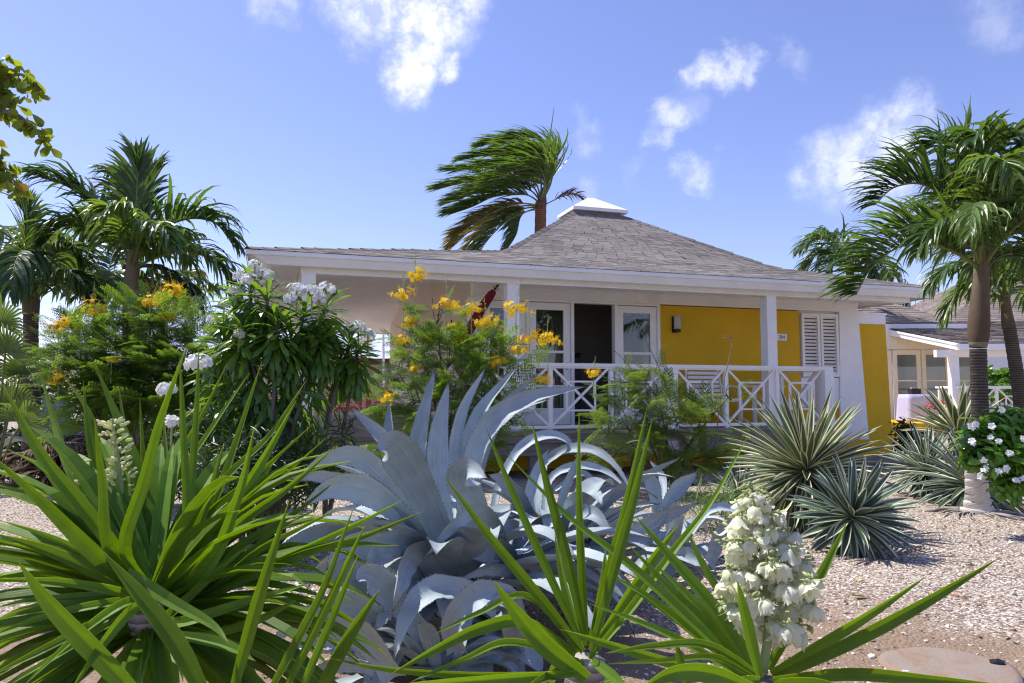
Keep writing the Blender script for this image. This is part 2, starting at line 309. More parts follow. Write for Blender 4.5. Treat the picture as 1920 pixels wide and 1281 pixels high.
M = dict(
 white=paint('white_paint', (.90, .90, .89), .45, .06, 2.5, .02, dirt=(.62, .60, .56)),
 ceiling=paint('ceiling_paint', (.92, .91, .89), .6, .06, 1.6, .02),
 yellow=paint('yellow_wall', (.70, .43, .022), .75, .12, 1.2, .05, dirt=(.50, .29, .03), spec=.2),
 cream=paint('cream_wall', (.72, .60, .50), .7, .06, 2., .03),
 roof=shinglem('roof_shingles', [(.165, .145, .13), (.22, .195, .178), (.28, .25, .23)]),
 roof2=shinglem('far_roof_shingles', [(.17, .135, .115), (.25, .205, .18), (.32, .27, .24)]),
 deck=woodm('deck_boards', (.16, .14, .12), (.32, .29, .26)),
 skirt=woodm('weathered_wood', (.10, .09, .085), (.27, .245, .22)),
 glass=glassm(),
 dark=plain('dark_wood_and_shade', (.05, .045, .04), .7),  # cabinet wood, and the painted shade behind the shutter louvres
 roomwall=plain('room_wall', (.45, .43, .40), .8),
 black=plain('black_plastic', (.012, .012, .013), .4),
 lampglass=plain('lamp_glass', (.62, .60, .57), .35),
 red=plain('red_cloth', (.20, .008, .012), .8),
 rope=plain('rope', (.62, .58, .50), .9),
 rattan=plain('orange_rattan', (.34, .12, .05), .55),
 cushion=plain('coral_cushion', (.55, .12, .09), .8),
 lilac=plain('tablecloth', (.50, .48, .72), .8),
 metal=plain('steel', (.45, .46, .48), .35, metal=.9),
 silverroof=plain('silver_roof', (.62, .66, .74), .35),
 bark=barkm('palm_bark', (.035, .03, .026), (.19, .155, .125), 70),
 barkgrey=barkm('grey_palm_bark', (.17, .15, .135), (.46, .42, .38), 90),
 barkwhite=barkm('whitewashed_bark', (.50, .46, .42), (.86, .82, .78), 150, .5),
 barkred=barkm('brown_palm_bark', (.12, .06, .035), (.34, .17, .10), 30),
 twig=plain('grey_twigs', (.25, .215, .19), .9),
 stem=plain('green_brown_stem', (.12, .10, .055), .8),
 stemgrey=plain('grey_stem', (.16, .145, .12), .85),
 stemgreen=plain('pale_green_stalk', (.33, .40, .14), .6),
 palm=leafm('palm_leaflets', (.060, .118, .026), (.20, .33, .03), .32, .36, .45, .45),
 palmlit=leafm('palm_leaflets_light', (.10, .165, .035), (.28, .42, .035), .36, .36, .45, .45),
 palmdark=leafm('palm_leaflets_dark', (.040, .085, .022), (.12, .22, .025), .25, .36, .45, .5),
 palmyel=leafm('palm_leaflets_yellowing', (.13, .12, .025), (.26, .22, .03), .3, .4, .4, .5),
 palmdry=leafm('palm_leaflets_dry', (.17, .12, .075), (.24, .16, .08), .25, .7, .2, .4),
 rachis=plain('palm_leaf_stalk', (.17, .20, .05), .5),
 crownshaft=barkm('palm_crownshaft', (.11, .075, .05), (.25, .225, .155), 1.2, .1),
 yucca=leafm('yucca_leaves', (.145, .265, .032), (.54, .70, .025), .48, .48, .32, .34, midrib=(.14, .25, .05), brown=(.20, .12, .05), fibre=True, spots=(.16, .17, .05)),
 agave=leafm('blue_agave_leaves', (.335, .395, .415), (.4, .5, .4), 0, .55, .3, .3, wax=(.23, .28, .285), brown=(.07, .045, .04), sc=9., fibre=True, spots=(.24, .27, .26)),
 tooth=plain('agave_teeth', (.27, .26, .25), .6),
 varieg=leafm('variegated_agave_leaves', (.080, .130, .056), (.20, .26, .09), .10, .42, .4, .3, stripe=(.72, .68, .42), sc=14.),
 vargrey=leafm('variegated_agave_grey_leaves', (.075, .125, .075), (.20, .26, .12), .10, .42, .4, .3, stripe=(.60, .62, .46), sc=14.),
 peacock=leafm('feathery_leaves', (.078, .16, .024), (.26, .42, .028), .40, .5, .3, .4, sc=3.),
 peacock2=leafm('feathery_olive_leaves', (.095, .16, .03), (.27, .40, .04), .40, .5, .3, .4, sc=3.),
 plumeria=leafm('spoon_leaves', (.070, .155, .028), (.28, .48, .028), .36, .25, .55, .4, midrib=(.09, .16, .05), yellow=None),
 gardenia=leafm('glossy_leaves', (.10, .24, .030), (.30, .52, .03), .36, .22, .6, .4, midrib=(.12, .22, .06)),
 bush=leafm('dark_bush_leaves', (.028, .062, .016), (.09, .16, .02), .25, .4, .4, .5),
 grassy=leafm('grassy_leaves', (.10, .17, .04), (.22, .33, .05), .3, .45, .3, .4),
 almond=leafm('broad_mottled_leaves', (.12, .19, .022), (.42, .50, .03), .5, .42, .35, .4, yellow=(.36, .22, .03), sc=9.),
 petalw=leafm('white_petals', (.84, .84, .82), (.85, .86, .82), .3, .5, .2, .08),
 petaly=leafm('yellow_petals', (.95, .70, .04), (.95, .72, .04), .35, .5, .2, .16),
 petalo=leafm('orange_petals', (.80, .22, .03), (.9, .3, .02), .35, .5, .2, .25),
 petalr=leafm('coral_red_flowers', (.62, .07, .03), (.7, .1, .03), .3, .5, .2, .3),
 budcream=leafm('cream_buds', (.80, .80, .50), (.85, .85, .45), .4, .5, .2, .12),
 bell=leafm('cream_bell_petals', (.82, .82, .66), (.84, .86, .55), .38, .5, .2, .1),
 bud=leafm('green_buds', (.50, .56, .22), (.5, .6, .2), .25, .5, .2, .2),
 rust=plain('red_rock', (.36, .12, .05), .9),
 urn=plain('grey_glazed_clay', (.30, .36, .40), .45),
)
# ------------------------------------------------------------------ the ground
def axis(fine0, fine1, step, far0, far1):
    mid = np.arange(fine0, fine1+1e-6, step)
    lo = fine0-np.geomspace(step*2, fine0-far0, 14)[::-1]; hi = fine1+np.geomspace(step*2, far1-fine1, 14)
    return np.concatenate([lo, mid, hi])
GX, GY = axis(-9, 9, .12, -900, 900), axis(.4, 14, .12, -120, 1500)
xx, yy = np.meshgrid(GX, GY)
def hsh(x, y):
    z = .012*np.sin(x*3.1+y*1.7)+.010*np.sin(x*5.3-y*4.1+1)+.008*np.sin(y*7.7+x*2.2)+.005*np.sin(x*13+y*11)
    return z*np.clip((16-np.hypot(x, y))/6, 0, 1)
zz = hsh(xx, yy)
g = MB(); nx = len(GX)
i = np.arange(len(GY)-1)[:, None]*nx; j = np.arange(nx-1)[None]
g.add(np.stack([xx, yy, zz], -1).reshape(-1, 3), np.stack([i+j, i+j+1, i+nx+j+1, i+nx+j], -1).reshape(-1, 4))
m, N = newmat('gravel_ground'); tc = N('ShaderNodeTexCoord')
warp = N('ShaderNodeTexNoise', {'Vector': tc.outputs['Object'], 'Scale': 14, 'Detail': 2})
wvec = N('ShaderNodeVectorMath', {0: tc.outputs['Object'], 1: N('ShaderNodeVectorMath', {0: warp.outputs['Color'], 'Scale': .03}, operation='SCALE').outputs[0]}, operation='ADD')
vo = N('ShaderNodeTexVoronoi', {'Vector': wvec.outputs[0], 'Scale': 58, 'Randomness': 1.0})
vo2 = N('ShaderNodeTexVoronoi', {'Vector': wvec.outputs[0], 'Scale': 120})
sepc = N('ShaderNodeSeparateColor', {0: vo.outputs['Color']})
st = ramp(N, sepc.outputs[0], [(0, (.20, .14, .105)), (.2, (.40, .31, .25)), (.5, (.55, .475, .385)), (.75, (.68, .615, .53)), (1, (.82, .77, .70))])
crev = N('ShaderNodeMapRange', {'Value': vo.outputs['Distance'], 'From Min': .35, 'From Max': .75}).outputs[0]
st = mixc(N, crev, st, (.16, .11, .08))
big = N('ShaderNodeTexNoise', {'Vector': tc.outputs['Object'], 'Scale': .9, 'Detail': 7, 'Roughness': .65})
fin = N('ShaderNodeTexNoise', {'Vector': tc.outputs['Object'], 'Scale': 30, 'Detail': 6, 'Roughness': .7})
dirt = mixc(N, fin.outputs['Fac'], (.155, .105, .068), (.37, .27, .19))
sy = N('ShaderNodeSeparateXYZ', {0: tc.outputs['Object']})
near = N('ShaderNodeMapRange', {'Value': sy.outputs[1], 'From Min': 5.0, 'From Max': 3.4, 'To Min': -.04, 'To Max': .34}).outputs[0]
dm = N('ShaderNodeMath', {0: big.outputs['Fac'], 1: near}, operation='ADD').outputs[0]
dm = N('ShaderNodeMath', {0: dm, 1: N('ShaderNodeMath', {0: fin.outputs['Fac'], 1: .25}, operation='MULTIPLY').outputs[0]}, operation='ADD').outputs[0]
dm = N('ShaderNodeMapRange', {'Value': dm, 'From Min': .74, 'From Max': .92}).outputs[0]
c = mixc(N, dm, st, dirt)
hgt = N('ShaderNodeMath', {0: N('ShaderNodeMath', {0: 1.0, 1: vo.outputs['Distance']}, operation='SUBTRACT').outputs[0], 1: fin.outputs['Fac']}, operation='ADD')
b = N('ShaderNodeBump', {'Height': hgt.outputs[0], 'Strength': .8, 'Distance': .012})
finish(N, N('ShaderNodeBsdfPrincipled', {'Base Color': c, 'Roughness': .9, 'Normal': b.outputs[0], 'Specular IOR Level': .2}).outputs[0])
tag(g.build('ground', m, None, True), kind='structure')

# loose pebbles lying on it
def pebble_tpl():
    bm = bmesh.new(); bmesh.ops.create_icosphere(bm, subdivisions=1, radius=1)
    V = np.array([v.co[:] for v in bm.verts]); T = np.array([[v.index for v in f.verts] for f in bm.faces]); bm.free()
    r = np.random.default_rng(3); V = V*(1+r.uniform(-.25, .25, (len(V), 1)))*np.array([1, .78, .5])
    return (V, np.zeros((0, 4), int), T, np.zeros((len(V), 3)))
import bmesh
PEB = pebble_tpl()
def scatter(n, x0, x1, y0, y1, smin, smax, dens=None):
    P = np.stack([RNG.uniform(x0, x1, n), y0+(y1-y0)*RNG.uniform(0, 1, n)**1.35], -1)
    if dens is not None: P = P[RNG.uniform(0, 1, len(P)) < dens(P)]
    n = len(P); s = smin*(smax/smin)**(RNG.uniform(0, 1, n)**2); a = RNG.uniform(0, 6.28, n)
    m = np.zeros((n, 4, 4)); ca, sa = np.cos(a), np.sin(a)
    m[:, 0, 0] = ca*s; m[:, 0, 1] = -sa*s; m[:, 1, 0] = sa*s; m[:, 1, 1] = ca*s; m[:, 2, 2] = s; m[:, 3, 3] = 1
    tl = RNG.normal(0, .3, n); m[:, 2, 0] = s*tl
    m[:, 0, 3] = P[:, 0]; m[:, 1, 3] = P[:, 1]; m[:, 2, 3] = hsh(P[:, 0], P[:, 1])+s*.15
    return m
pm, N = newmat('gravel_stones'); a = N('ShaderNodeAttribute', attribute_name='lp'); sp = N('ShaderNodeSeparateXYZ', {0: a.outputs['Vector']})
c = ramp(N, sp.outputs[2], [(0, (.18, .12, .09)), (.15, (.40, .29, .22)), (.45, (.55, .47, .38)), (.75, (.69, .62, .53)), (1, (.84, .79, .71))])
finish(N, N('ShaderNodeBsdfPrincipled', {'Base Color': c, 'Roughness': .85, 'Specular IOR Level': .25}).outputs[0])
pb = MB(); ms = scatter(420, .8, 6.2, 2.7, 8.5, .013, .030); pb.inst(PEB, ms, RNG.uniform(0, 1, len(ms))); ms = scatter(220, -5.5, -.8, 2.4, 9, .013, .028); pb.inst(PEB, ms, RNG.uniform(0, 1, len(ms)))
for n, box in ((26000, (.7, 6.2, 2.6, 9.5)), (15000, (-5.8, -.8, 2.3, 10.5)), (3000, (-1.2, 1.4, 2.2, 4.4))):
    ms = scatter(n, *box, .0045, .013, lambda P: np.where(P[:, 1] < 3.7, .35, 1.))
    pb.inst(PEB, ms, RNG.uniform(0, 1, len(ms)))
tag(pb.build('gravel', pm), 'pale pinkish gravel scattered over the bare ground', kind='stuff')

# ------------------------------------------------------------------ the yellow cottage: local x along the front, y into the house
YAW = math.radians(18)
HO = np.array([.1, 10.3, 0.]); HU = np.array([math.cos(YAW), math.sin(YAW), 0]); HW = np.array([-math.sin(YAW), math.cos(YAW), 0])
def H(s, v, z=0.): return HO+HU*s+HW*v+np.array([0, 0, z])
cot = thing('cottage', 'yellow cottage with white veranda railing, French doors and grey hipped shingle roof', 'cottage', HO, YAW)
def part(mb, name, mat, parent=cot, smooth=False): return mb.build(name, mat, parent, smooth, world=False)

TIERS = [(-3.6, 7.40, -.2, 10.3, 2.94), (.54, 6.47, 2.6, 7.5, 3.67), (.80, 6.16, 2.83, 7.26, 3.80), (2.72, 3.88, 4.5, 5.5, 5.0)]
def roof_z(s, v, tiers):
    for a, b in zip(tiers[:-1], tiers[1:]):
        t = min((s-a[0])/(b[0]-a[0]), (a[1]-s)/(a[1]-b[1]), (v-a[2])/(b[2]-a[2]), (a[3]-v)/(a[3]-b[3]))
        if t <= 1: return a[4]+(b[4]-a[4])*t
    return tiers[-1][4]
def corners(t): s0, s1, v0, v1, z = t; return [np.array(p, float) for p in ((s0, v0, z), (s1, v0, z), (s1, v1, z), (s0, v1, z))]
def shingle_roof(tiers, course=.115, tabw=.21, seed=1, ridge=.09):
    """courses of single overlapping tabs, every one with its own thickness and droop, plus hip caps"""
    r = np.random.default_rng(seed); mb = MB(); under = MB()
    for a, b in zip(tiers[:-1], tiers[1:]):
        A, B = corners(a), corners(b)
        for k in range(4):
            p0, p1, q0, q1 = A[k], A[(k+1) % 4], B[k], B[(k+1) % 4]
            nrm = norm(np.cross(p1-p0, q0-p0)); under.add([p0-nrm*.012, p1-nrm*.012, q1-nrm*.012, q0-nrm*.012], [(0, 1, 2, 3)])
            depth = np.linalg.norm(np.cross(norm(p1-p0), q0-p0)); n = max(1, round(depth/course))
            Vs, Qs, Ls = [], [], []
            for i in range(n):
                t0, t1 = i/n, min(1, (i+1.12)/n)
                l0, l1 = p0+(q0-p0)*t0, p1+(q1-p1)*t0; u0, u1 = p0+(q0-p0)*t1, p1+(q1-p1)*t1
                w = np.linalg.norm(l1-l0); m = max(1, int(w/tabw)); off = r.uniform(0, 1)/m
                cut = np.clip(np.concatenate([[0], (np.arange(m)/m+off+r.uniform(-.15, .15, m)/m), [1]]), 0, 1); cut.sort()
                for c0, c1 in zip(cut[:-1], cut[1:]):
                    if c1-c0 < 1e-4: continue
                    th = r.uniform(.003, .008); dr = (q0-p0)/depth*r.uniform(-.02, .02)
                    e = .004/w
                    P = [l0+(l1-l0)*(c0+e)+dr, l0+(l1-l0)*(c1-e)+dr, u0+(u1-u0)*(c1-e), u0+(u1-u0)*(c0+e)]
                    top = [P[0]+nrm*th, P[1]+nrm*th, P[2]+nrm*.003, P[3]+nrm*.003]
                    Vs += top+[P[0]-nrm*.004, P[1]-nrm*.004]; Ls += [(0, 0, r.uniform(0, 1))]*6
                    o = len(Vs)-6; Qs += [(o, o+1, o+2, o+3), (o+4, o+5, o+1, o)]
            mb.add(Vs, Qs, None, Ls)
            d = norm(q0-p0); L = np.linalg.norm(q0-p0); nn = max(1, int(L/.2)); prev = norm(np.cross(p0-A[k-1], B[k-1]-A[k-1]))
            up = norm(nrm+prev)
            for i in range(nn):                                    # hip caps
                c0 = p0+d*L*i/nn; c1 = p0+d*L*min(1, (i+1.25)/nn); th = r.uniform(.022, .034)
                x1 = norm(np.cross(d, nrm)); x2 = norm(np.cross(prev, d))
                if x1@(p1-p0) < 0: x1 = -x1
                if x2@(A[k-1]-p0) < 0: x2 = -x2
                V = [c0+x2*ridge+up*.012, c0+up*th, c0+x1*ridge+up*.012, c1+x2*ridge+up*.004, c1+up*(th-.012), c1+x1*ridge+up*.004]
                mb.add(V, [(0, 1, 4, 3), (1, 2, 5, 4)])
    return mb, under
rmb, umb = shingle_roof(TIERS)
roof = part(rmb, 'roof', M['roof']); ro = part(umb, 'roof_deck', M['skirt'], cot)
def lowered(t, d, inset): return [(a+inset, b-inset, c+inset, e-inset, z-d) for a, b, c, e, z in t]
CE = [(TIERS[0][0]+.24, TIERS[0][1]-.06, TIERS[0][2]+.06, TIERS[0][3]-.06, TIERS[0][4]-.155)]+[(a, b, c, d, z-.19) for a, b, c, d, z in TIERS[1:]]
cmb = MB()
for a, b in zip(CE[:-1], CE[1:]):
    A, B = corners(a), corners(b)
    for k in range(4): cmb.add([A[k], A[(k+1) % 4], B[(k+1) % 4], B[k]], [(3, 2, 1, 0)])
cmb.add(corners(CE[-1]), [(3, 2, 1, 0)])
part(cmb, 'ceiling', M['ceiling'])
fmb = MB(); A = corners(TIERS[0]); B = corners(CE[0])
for k in range(4):
    p, q, p2, q2 = A[k], A[(k+1) % 4], B[k], B[(k+1) % 4]; dz = np.array([0, 0, .012]); out = norm((p+q)/2-(p2+q2)/2-np.array([0, 0, .155]))
    o1 = np.array([out[0], out[1], 0])*.012
    fmb.add([p2-dz, q2-dz, q-dz+o1, p-dz+o1], [(0, 1, 2, 3)])
    fmb.add([p2-dz, q2-dz, q2-dz-o1*4, p2-dz-o1*4], [(3, 2, 1, 0)])
    fmb.add([p-dz+o1*1.5+[0, 0, .004], q-dz+o1*1.5+[0, 0, .004], q-dz+o1*1.5-[0, 0, .05], p-dz+o1*1.5-[0, 0, .05]], [(3, 2, 1, 0)])
part(fmb, 'fascia', M['white'])
cap = MB(); s0, s1, v0, v1 = 2.70, 3.98, 4.44, 5.36
cap.add([(s0, v0, 5.06), (s1, v0, 5.06), (s1, v1, 5.06), (s0, v1, 5.06), (s0, v0, 5.13), (s1, v0, 5.13), (s1, v1, 5.13), (s0, v1, 5.13), (3.24, 4.9, 5.46), (3.40, 4.9, 5.46)],
        [(3, 2, 1, 0), (0, 1, 5, 4), (1, 2, 6, 5), (2, 3, 7, 6), (3, 0, 4, 7), (4, 5, 9, 8), (6, 7, 8, 9)], [(5, 6, 9), (7, 4, 8)])
capo = part(cap, 'roof_cap', M['white']); nk = MB(); nk.box(2.76, 3.84, 4.52, 5.30, 4.9, 5.059); nk.build('cap_neck', M['skirt'], capo, world=False)

# walls
DZ = .645; WV = 1.2
w = MB()
w.box(2.90, 5.70, WV, WV+.15, 0, 2.645); w.box(5.70, 6.98, WV+.004, WV+.15, 0, .92)
part(w, 'front_wall', M['yellow'])
w = MB(); w.box(-.35, 2.90, WV+.01, WV+.14, 0, DZ); w.box(-.5, 7.1, WV-.22, WV-.12, 0, .34); part(w, 'plinth', M['yellow'])
hd = MB()                                                          # white boards above the openings, under the sloping ceiling
zt = roof_z(3, WV, CE)-.02
hd.box(-.35, 7.0, WV-.018, WV+.15, 2.66, zt); hd.box(-.35, 7.0, WV-.034, WV-.02, 2.66, 2.70); hd.box(-.35, 7.0, WV-.045, WV-.02, 2.80, 2.835)
part(hd, 'header', M['white'])
w = MB()                                                           # left side wall, its top following the ceiling
vs = np.linspace(WV+.152, 9.55, 24); Vw, Qw = [], []
for k, v in enumerate(vs):
    z1 = roof_z(-.35, v, CE)+.05
    Vw += [(-.35, v, 0), (-.35, v, z1), (-.2, v, 0), (-.2, v, z1)]
    if k: o = 4*k; Qw += [(o-4, o, o+1, o-3), (o-2, o-1, o+3, o+2), (o-3, o+1, o+3, o-1)]
Qw += [(0, 1, 3, 2), (o, o+2, o+3, o+1)]
w.add(Vw, Qw); part(w, 'side_wall', M['cream'])
w = MB(); w.box(-.40, -.24, WV-.02, WV+.16, DZ, 2.66); part(w, 'corner_board', M['white'])
w = MB(); w.box(6.83, 6.98, WV+.152, 9.55, 0, 2.9); w.box(-.2, 6.98, 9.4, 9.55, 0, 2.9); part(w, 'back_wall', M['cream'])
w = MB(); w.box(-.19, 6.82, 3.9, 4.0, DZ, 3.4); w.box(-.19, 6.82, WV+.16, 3.9, DZ-.05, DZ+.005); part(w, 'room_partition', M['roomwall'])
# pilaster, broadening towards the ground
pl = MB(); V = []
for z, a, b in ((0, 6.50, 7.16), (2.66, 6.56, 6.985)): V += [(a, WV-.035, z), (b, WV-.035, z), (b, WV+.152, z), (a, WV+.152, z)]
pl.add(V, [(3, 2, 1, 0), (4, 5, 6, 7), (0, 1, 5, 4), (1, 2, 6, 5), (2, 3, 7, 6), (3, 0, 4, 7)]); part(pl, 'pilaster', M['white'])
# shuttered window
sh = MB(); z0, z1 = 1.47, 2.61
sh.box(5.70, 6.555, WV+.06, WV+.12, .92, 2.66);  sh.box(5.70, 6.555, WV-.01, WV+.06, .92, z0-.02); part(sh, 'shutter_panel', M['white'])
for a, b in ((5.735, 6.125), (6.145, 6.535)):
    s_ = MB(); s_.box(a, a+.05, WV-.03, WV+.02, z0, z1); s_.box(b-.05, b, WV-.03, WV+.02, z0, z1); s_.box(a+.05, b-.05, WV-.028, WV+.018, z0, z0+.055); s_.box(a+.05, b-.05, WV-.028, WV+.018, z1-.05, z1)
    so_ = part(s_, 'shutter', M['white'])
    k_ = MB(); k_.box(a+.05, b-.05, WV+.035, WV+.045, z0+.055, z1-.05); k_.build('gap_shade', M['dark'], so_, world=False)  # dark sheet added behind the louvres, painting the shade in their gaps
    l_ = MB(); n = 17
    for k in range(n):
        z = z0+.075+(z1-z0-.14)*k/(n-1); l_.bar((a+.05, WV+.0, z), (b-.05, WV+.0, z), .046, .008, up=(0, .80, .60))
    l_.build('louvres', M['white'], so_, world=False)
# French doors: leaf 3 stands open into the room
DS = [-.21, .55, 1.31, 2.08, 2.87]
jb = MB(); 
for s in DS: jb.box(s-.025, s+.025, WV-.005, WV+.11, DZ, 2.66)
jb.box(-.235, 2.895, WV-.004, WV+.112, 2.625, 2.659); part(jb, 'door_frame', M['white'])
def leaf(a, b, open_=False):
    fr = MB(); L = b-a-.06; st = .115; zb, zt, zm = DZ+.03, 2.615, 1.83
    fr.box(0, st, 0, .045, zb, zt); fr.box(L-st, L, 0, .045, zb, zt)
    fr.box(st, L-st, .001, .044, zt-.115, zt); fr.box(st, L-st, .001, .044, zb, zb+.26); fr.box(st, L-st, .002, .043, zm-.02, zm+.02); fr.box(st, L-st, .002, .043, 1.27, 1.30)
    gl = MB(); gl.box(st, L-st, .018, .026, zb+.26, zt-.115)
    kn = MB(); kn.box(L-.075, L-.045, -.03, 0, 1.55, 1.66)
    fo = part(fr, 'french_door', M['white']); go = gl.build('pane', M['glass'], fo, world=False); ko = kn.build('handle', M['metal'], fo, world=False)
    fo.location = (a+.03, WV+.03, 0)
    if open_: fo.location = (b+.03, WV+.09, 0); fo.rotation_euler = (0, 0, math.radians(9))
leaf(DS[0], DS[1]); leaf(DS[1], DS[2]); leaf(DS[2], DS[3], True); leaf(DS[3], DS[4])
# deck, skirt, porch posts and beam
d = MB()
for k in range(8): d.box(-3.05, 5.30, -.13+k*.166, -.13+k*.166+.16, DZ-.04, DZ)
for k in range(44): d.box(-3.05, -.42, WV+.01+k*.166, WV+.17+k*.166, DZ-.04, DZ)
part(d, 'deck', M['deck'])
d = MB(); d.box(-3.04, 5.29, -.105, -.06, .475, DZ-.042); d.box(-3.04, 5.29, -.085, -.055, .31, .465)
d.box(5.25, 5.29, -.05, WV-.23, .31, DZ-.042)
for s in (-3, -1.4, .2, 1.8, 3.4, 5.1): d.box(s-.06, s+.06, -.05, .07, 0, .47)
part(d, 'deck_skirt', M['skirt'])
for s in (-2.85, -.08, 4.21):
    p_ = MB(); p_.box(s-.088, s+.088, .01, .186, DZ if s > -1 else 0, 2.705); p_.box(s-.10, s+.10, -.002, .198, DZ+.001, DZ+.16); part(p_, 'porch_post', M['white'])
b_ = MB(); b_.box(-2.95, 7.0, .012, .184, 2.706, 2.83); b_.box(-2.94, -2.76, .19, 9.4, 2.706, 2.83); part(b_, 'porch_beam', M['white'])
# railing of crossed diagonals round a small square
def panel(mb, A, B, z0=.72, z1=1.54, t=.032):
    A, B = np.array(A, float), np.array(B, float); e = norm(B-A); q = lambda u, h: tuple(A+(B-A)*u)+(z0+(z1-z0)*h,)
    up = (-e[1], e[0], 0)
    mb.bar(q(0, 0), q(1, 1), t, .030, up=up); 
    for h0, h1 in ((0, .478), (.522, 1)): mb.bar(q(h0, 1-h0), q(h1, 1-h1), t, .030, up=up)
    a, b = .25, .75
    mb.bar(q(a, a), q(b, a), t*.8, .022, up=up); mb.bar(q(a, b), q(b, b), t*.8, .022, up=up)
    mb.bar(q(a, a), q(a, b), t*.8, .022, up=up); mb.bar(q(b, a), q(b, b), t*.8, .022, up=up)
def railing(pts, name='railing', parent=cot, z=DZ, thick=()):
    """pts: local plan points; posts at each, thick ones listed by index"""
    mb = MB(); P = [np.array(p, float) for p in pts]
    for k in range(len(P)-1):
        A, B = P[k], P[k+1]; e = norm(B-A); ra = .086 if k in thick else .03; rb = .086 if k+1 in thick else .03
        panel(mb, A+e*ra, B-e*rb, z+.075, z+.895)
        mb.bar(tuple(A+e*ra)+(z+.05,), tuple(B-e*rb)+(z+.05,), .05, .045)
    A, B = P[0], P[-1]; e = norm(B-A)
    mb.bar(tuple(A-e*.10)+(z+.925,), tuple(B+e*.10)+(z+.925,), .115, .05); mb.bar(tuple(A+e*.05)+(z+.888,), tuple(B-e*.05)+(z+.888,), .05, .024)
    o = mb.build(name, M['white'], parent, world=False)
    for k, p in enumerate(P):
        q = MB(); r = .085 if k in thick else .03
        q.box(p[0]-r, p[0]+r, p[1]-r, p[1]+r, (.30 if k in thick else z) if parent is cot else z, z+.898); q.build('railing_post', M['white'], o, world=False)
    return o
railing([(-.5, 0), (.46, 0), (1.40, 0), (2.37, 0), (3.33, 0), (4.26, 0), (5.20, 0)], thick=(3, 6))
railing([(5.20, .19), (5.20, 1.1)])
railing([(-2.75, 8.3), (-1.95, 8.3), (-1.15, 8.3), (-.42, 8.3)])
# wall lamp and number plate
lp = MB(); lx, lz = 3.165, 2.36
lp.box(lx-.05, lx+.05, WV-.018, WV-.001, lz-.17, lz+.10); lp.bar((lx, WV-.09, lz-.17), (lx, WV-.09, lz-.115), .085, .085, up=(0, 1, 0)); lp.box(lx-.02, lx+.02, WV-.09, WV-.018, lz-.16, lz-.13)
lo = part(lp, 'wall_lamp', M['black']); l2 = MB(); l2.tube([(lx, WV-.092, lz-.115), (lx, WV-.092, lz+.10)], .058, 16); l2.build('lamp_shade', M['lampglass'], lo, True, world=False)
np_ = MB(); np_.box(5.20, 5.42, WV-.014, WV-.001, 2.105, 2.225); npo = part(np_, 'number_plate', M['white'])
def text(body, size, name, mat, parent, loc, rot):
    cu = bpy.data.curves.new(name, 'FONT'); cu.body = body; cu.size = size; cu.extrude = .001; cu.align_x = 'CENTER'; cu.align_y = 'CENTER'
    to = bpy.data.objects.new('tmp', cu); COL.objects.link(to); bpy.context.view_layer.update()
    me = bpy.data.meshes.new_from_object(to.evaluated_get(bpy.context.evaluated_depsgraph_get())); bpy.data.objects.remove(to)
    me.name = name; me.materials.clear(); me.materials.append(mat); o = bpy.data.objects.new(name, me); COL.objects.link(o)
    o.parent = parent; o.location = loc; o.rotation_euler = rot; return o
text('204', .085, 'number', M['black'], npo, (5.31, WV-.016, 2.165), (math.pi/2, 0, 0))

# free-standing yellow garden wall beside the cottage
gw = thing('garden_wall', 'tall yellow garden wall with white band on top, right of the shuttered window', 'wall', H(7.0, WV+.2), YAW)
b_ = MB(); b_.add([(0, 0, 0), (.92, 0, 0), (.92, .2, 0), (0, .2, 0), (0, 0, 2.48), (.84, 0, 2.48), (.84, .2, 2.48), (0, .2, 2.48)], [(0, 1, 5, 4), (1, 2, 6, 5), (2, 3, 7, 6), (3, 0, 4, 7), (4, 5, 6, 7)])
b_.build('wall_face', M['yellow'], gw, world=False)
b_ = MB(); b_.box(-.0, .845, -.006, .206, 2.482, 2.66); b_.box(-.0, .865, -.022, .222, 2.661, 2.70); b_.build('coping', M['white'], gw, world=False)
pv = MB()
for k in range(5): pv.box(-.9+k*.62, -.9+k*.62+.6, -1.55, -.12, .0, .055)
o = pv.build('paving', M['skirt'], None, world=True); o.location = tuple(H(7.0, WV+.2)); o.rotation_euler = (0, 0, YAW); tag(o, kind='structure')

# rolled red hammock hanging from the beam
ha = thing('hammock', 'rolled dark red hammock hanging from the porch beam by a white ring', 'hammock', H(-.2, .3, 2.6))
a0, a1 = at(934, 534, 10.45), at(906, 575, 10.75); a2 = at(868, 640, 11.1); a3 = at(858, 655, 11.15)
hm = MB(); P = crv([a0+(a1-a0)*.25, a1, a2, a3], 16); R = np.interp(np.linspace(0, 1, 16), [0, .05, .2, .5, 1], [.028, .055, .068, .075, .05])
hm.tube(P, R, 9); hm.build('cloth', M['red'], ha, True)
hm = MB(); hm.tube([at(937, 525, 10.42), a0, a0+(a1-a0)*.3], .018, 6); hm.tube([a3, at(846, 600, 11.3)], .012, 5); hm.build('rope', M['black'], ha)
hm = MB(); t = np.linspace(0, 6.283, 13); ax = norm(a1-a0); bx = norm(np.cross(ax, [0, 1, 0]))
hm.tube([a0+(a1-a0)*.16+.05*(ax*math.cos(q)*.6+bx*math.sin(q)) for q in t], .016, 5, False); hm.build('ring', M['rope'], ha)

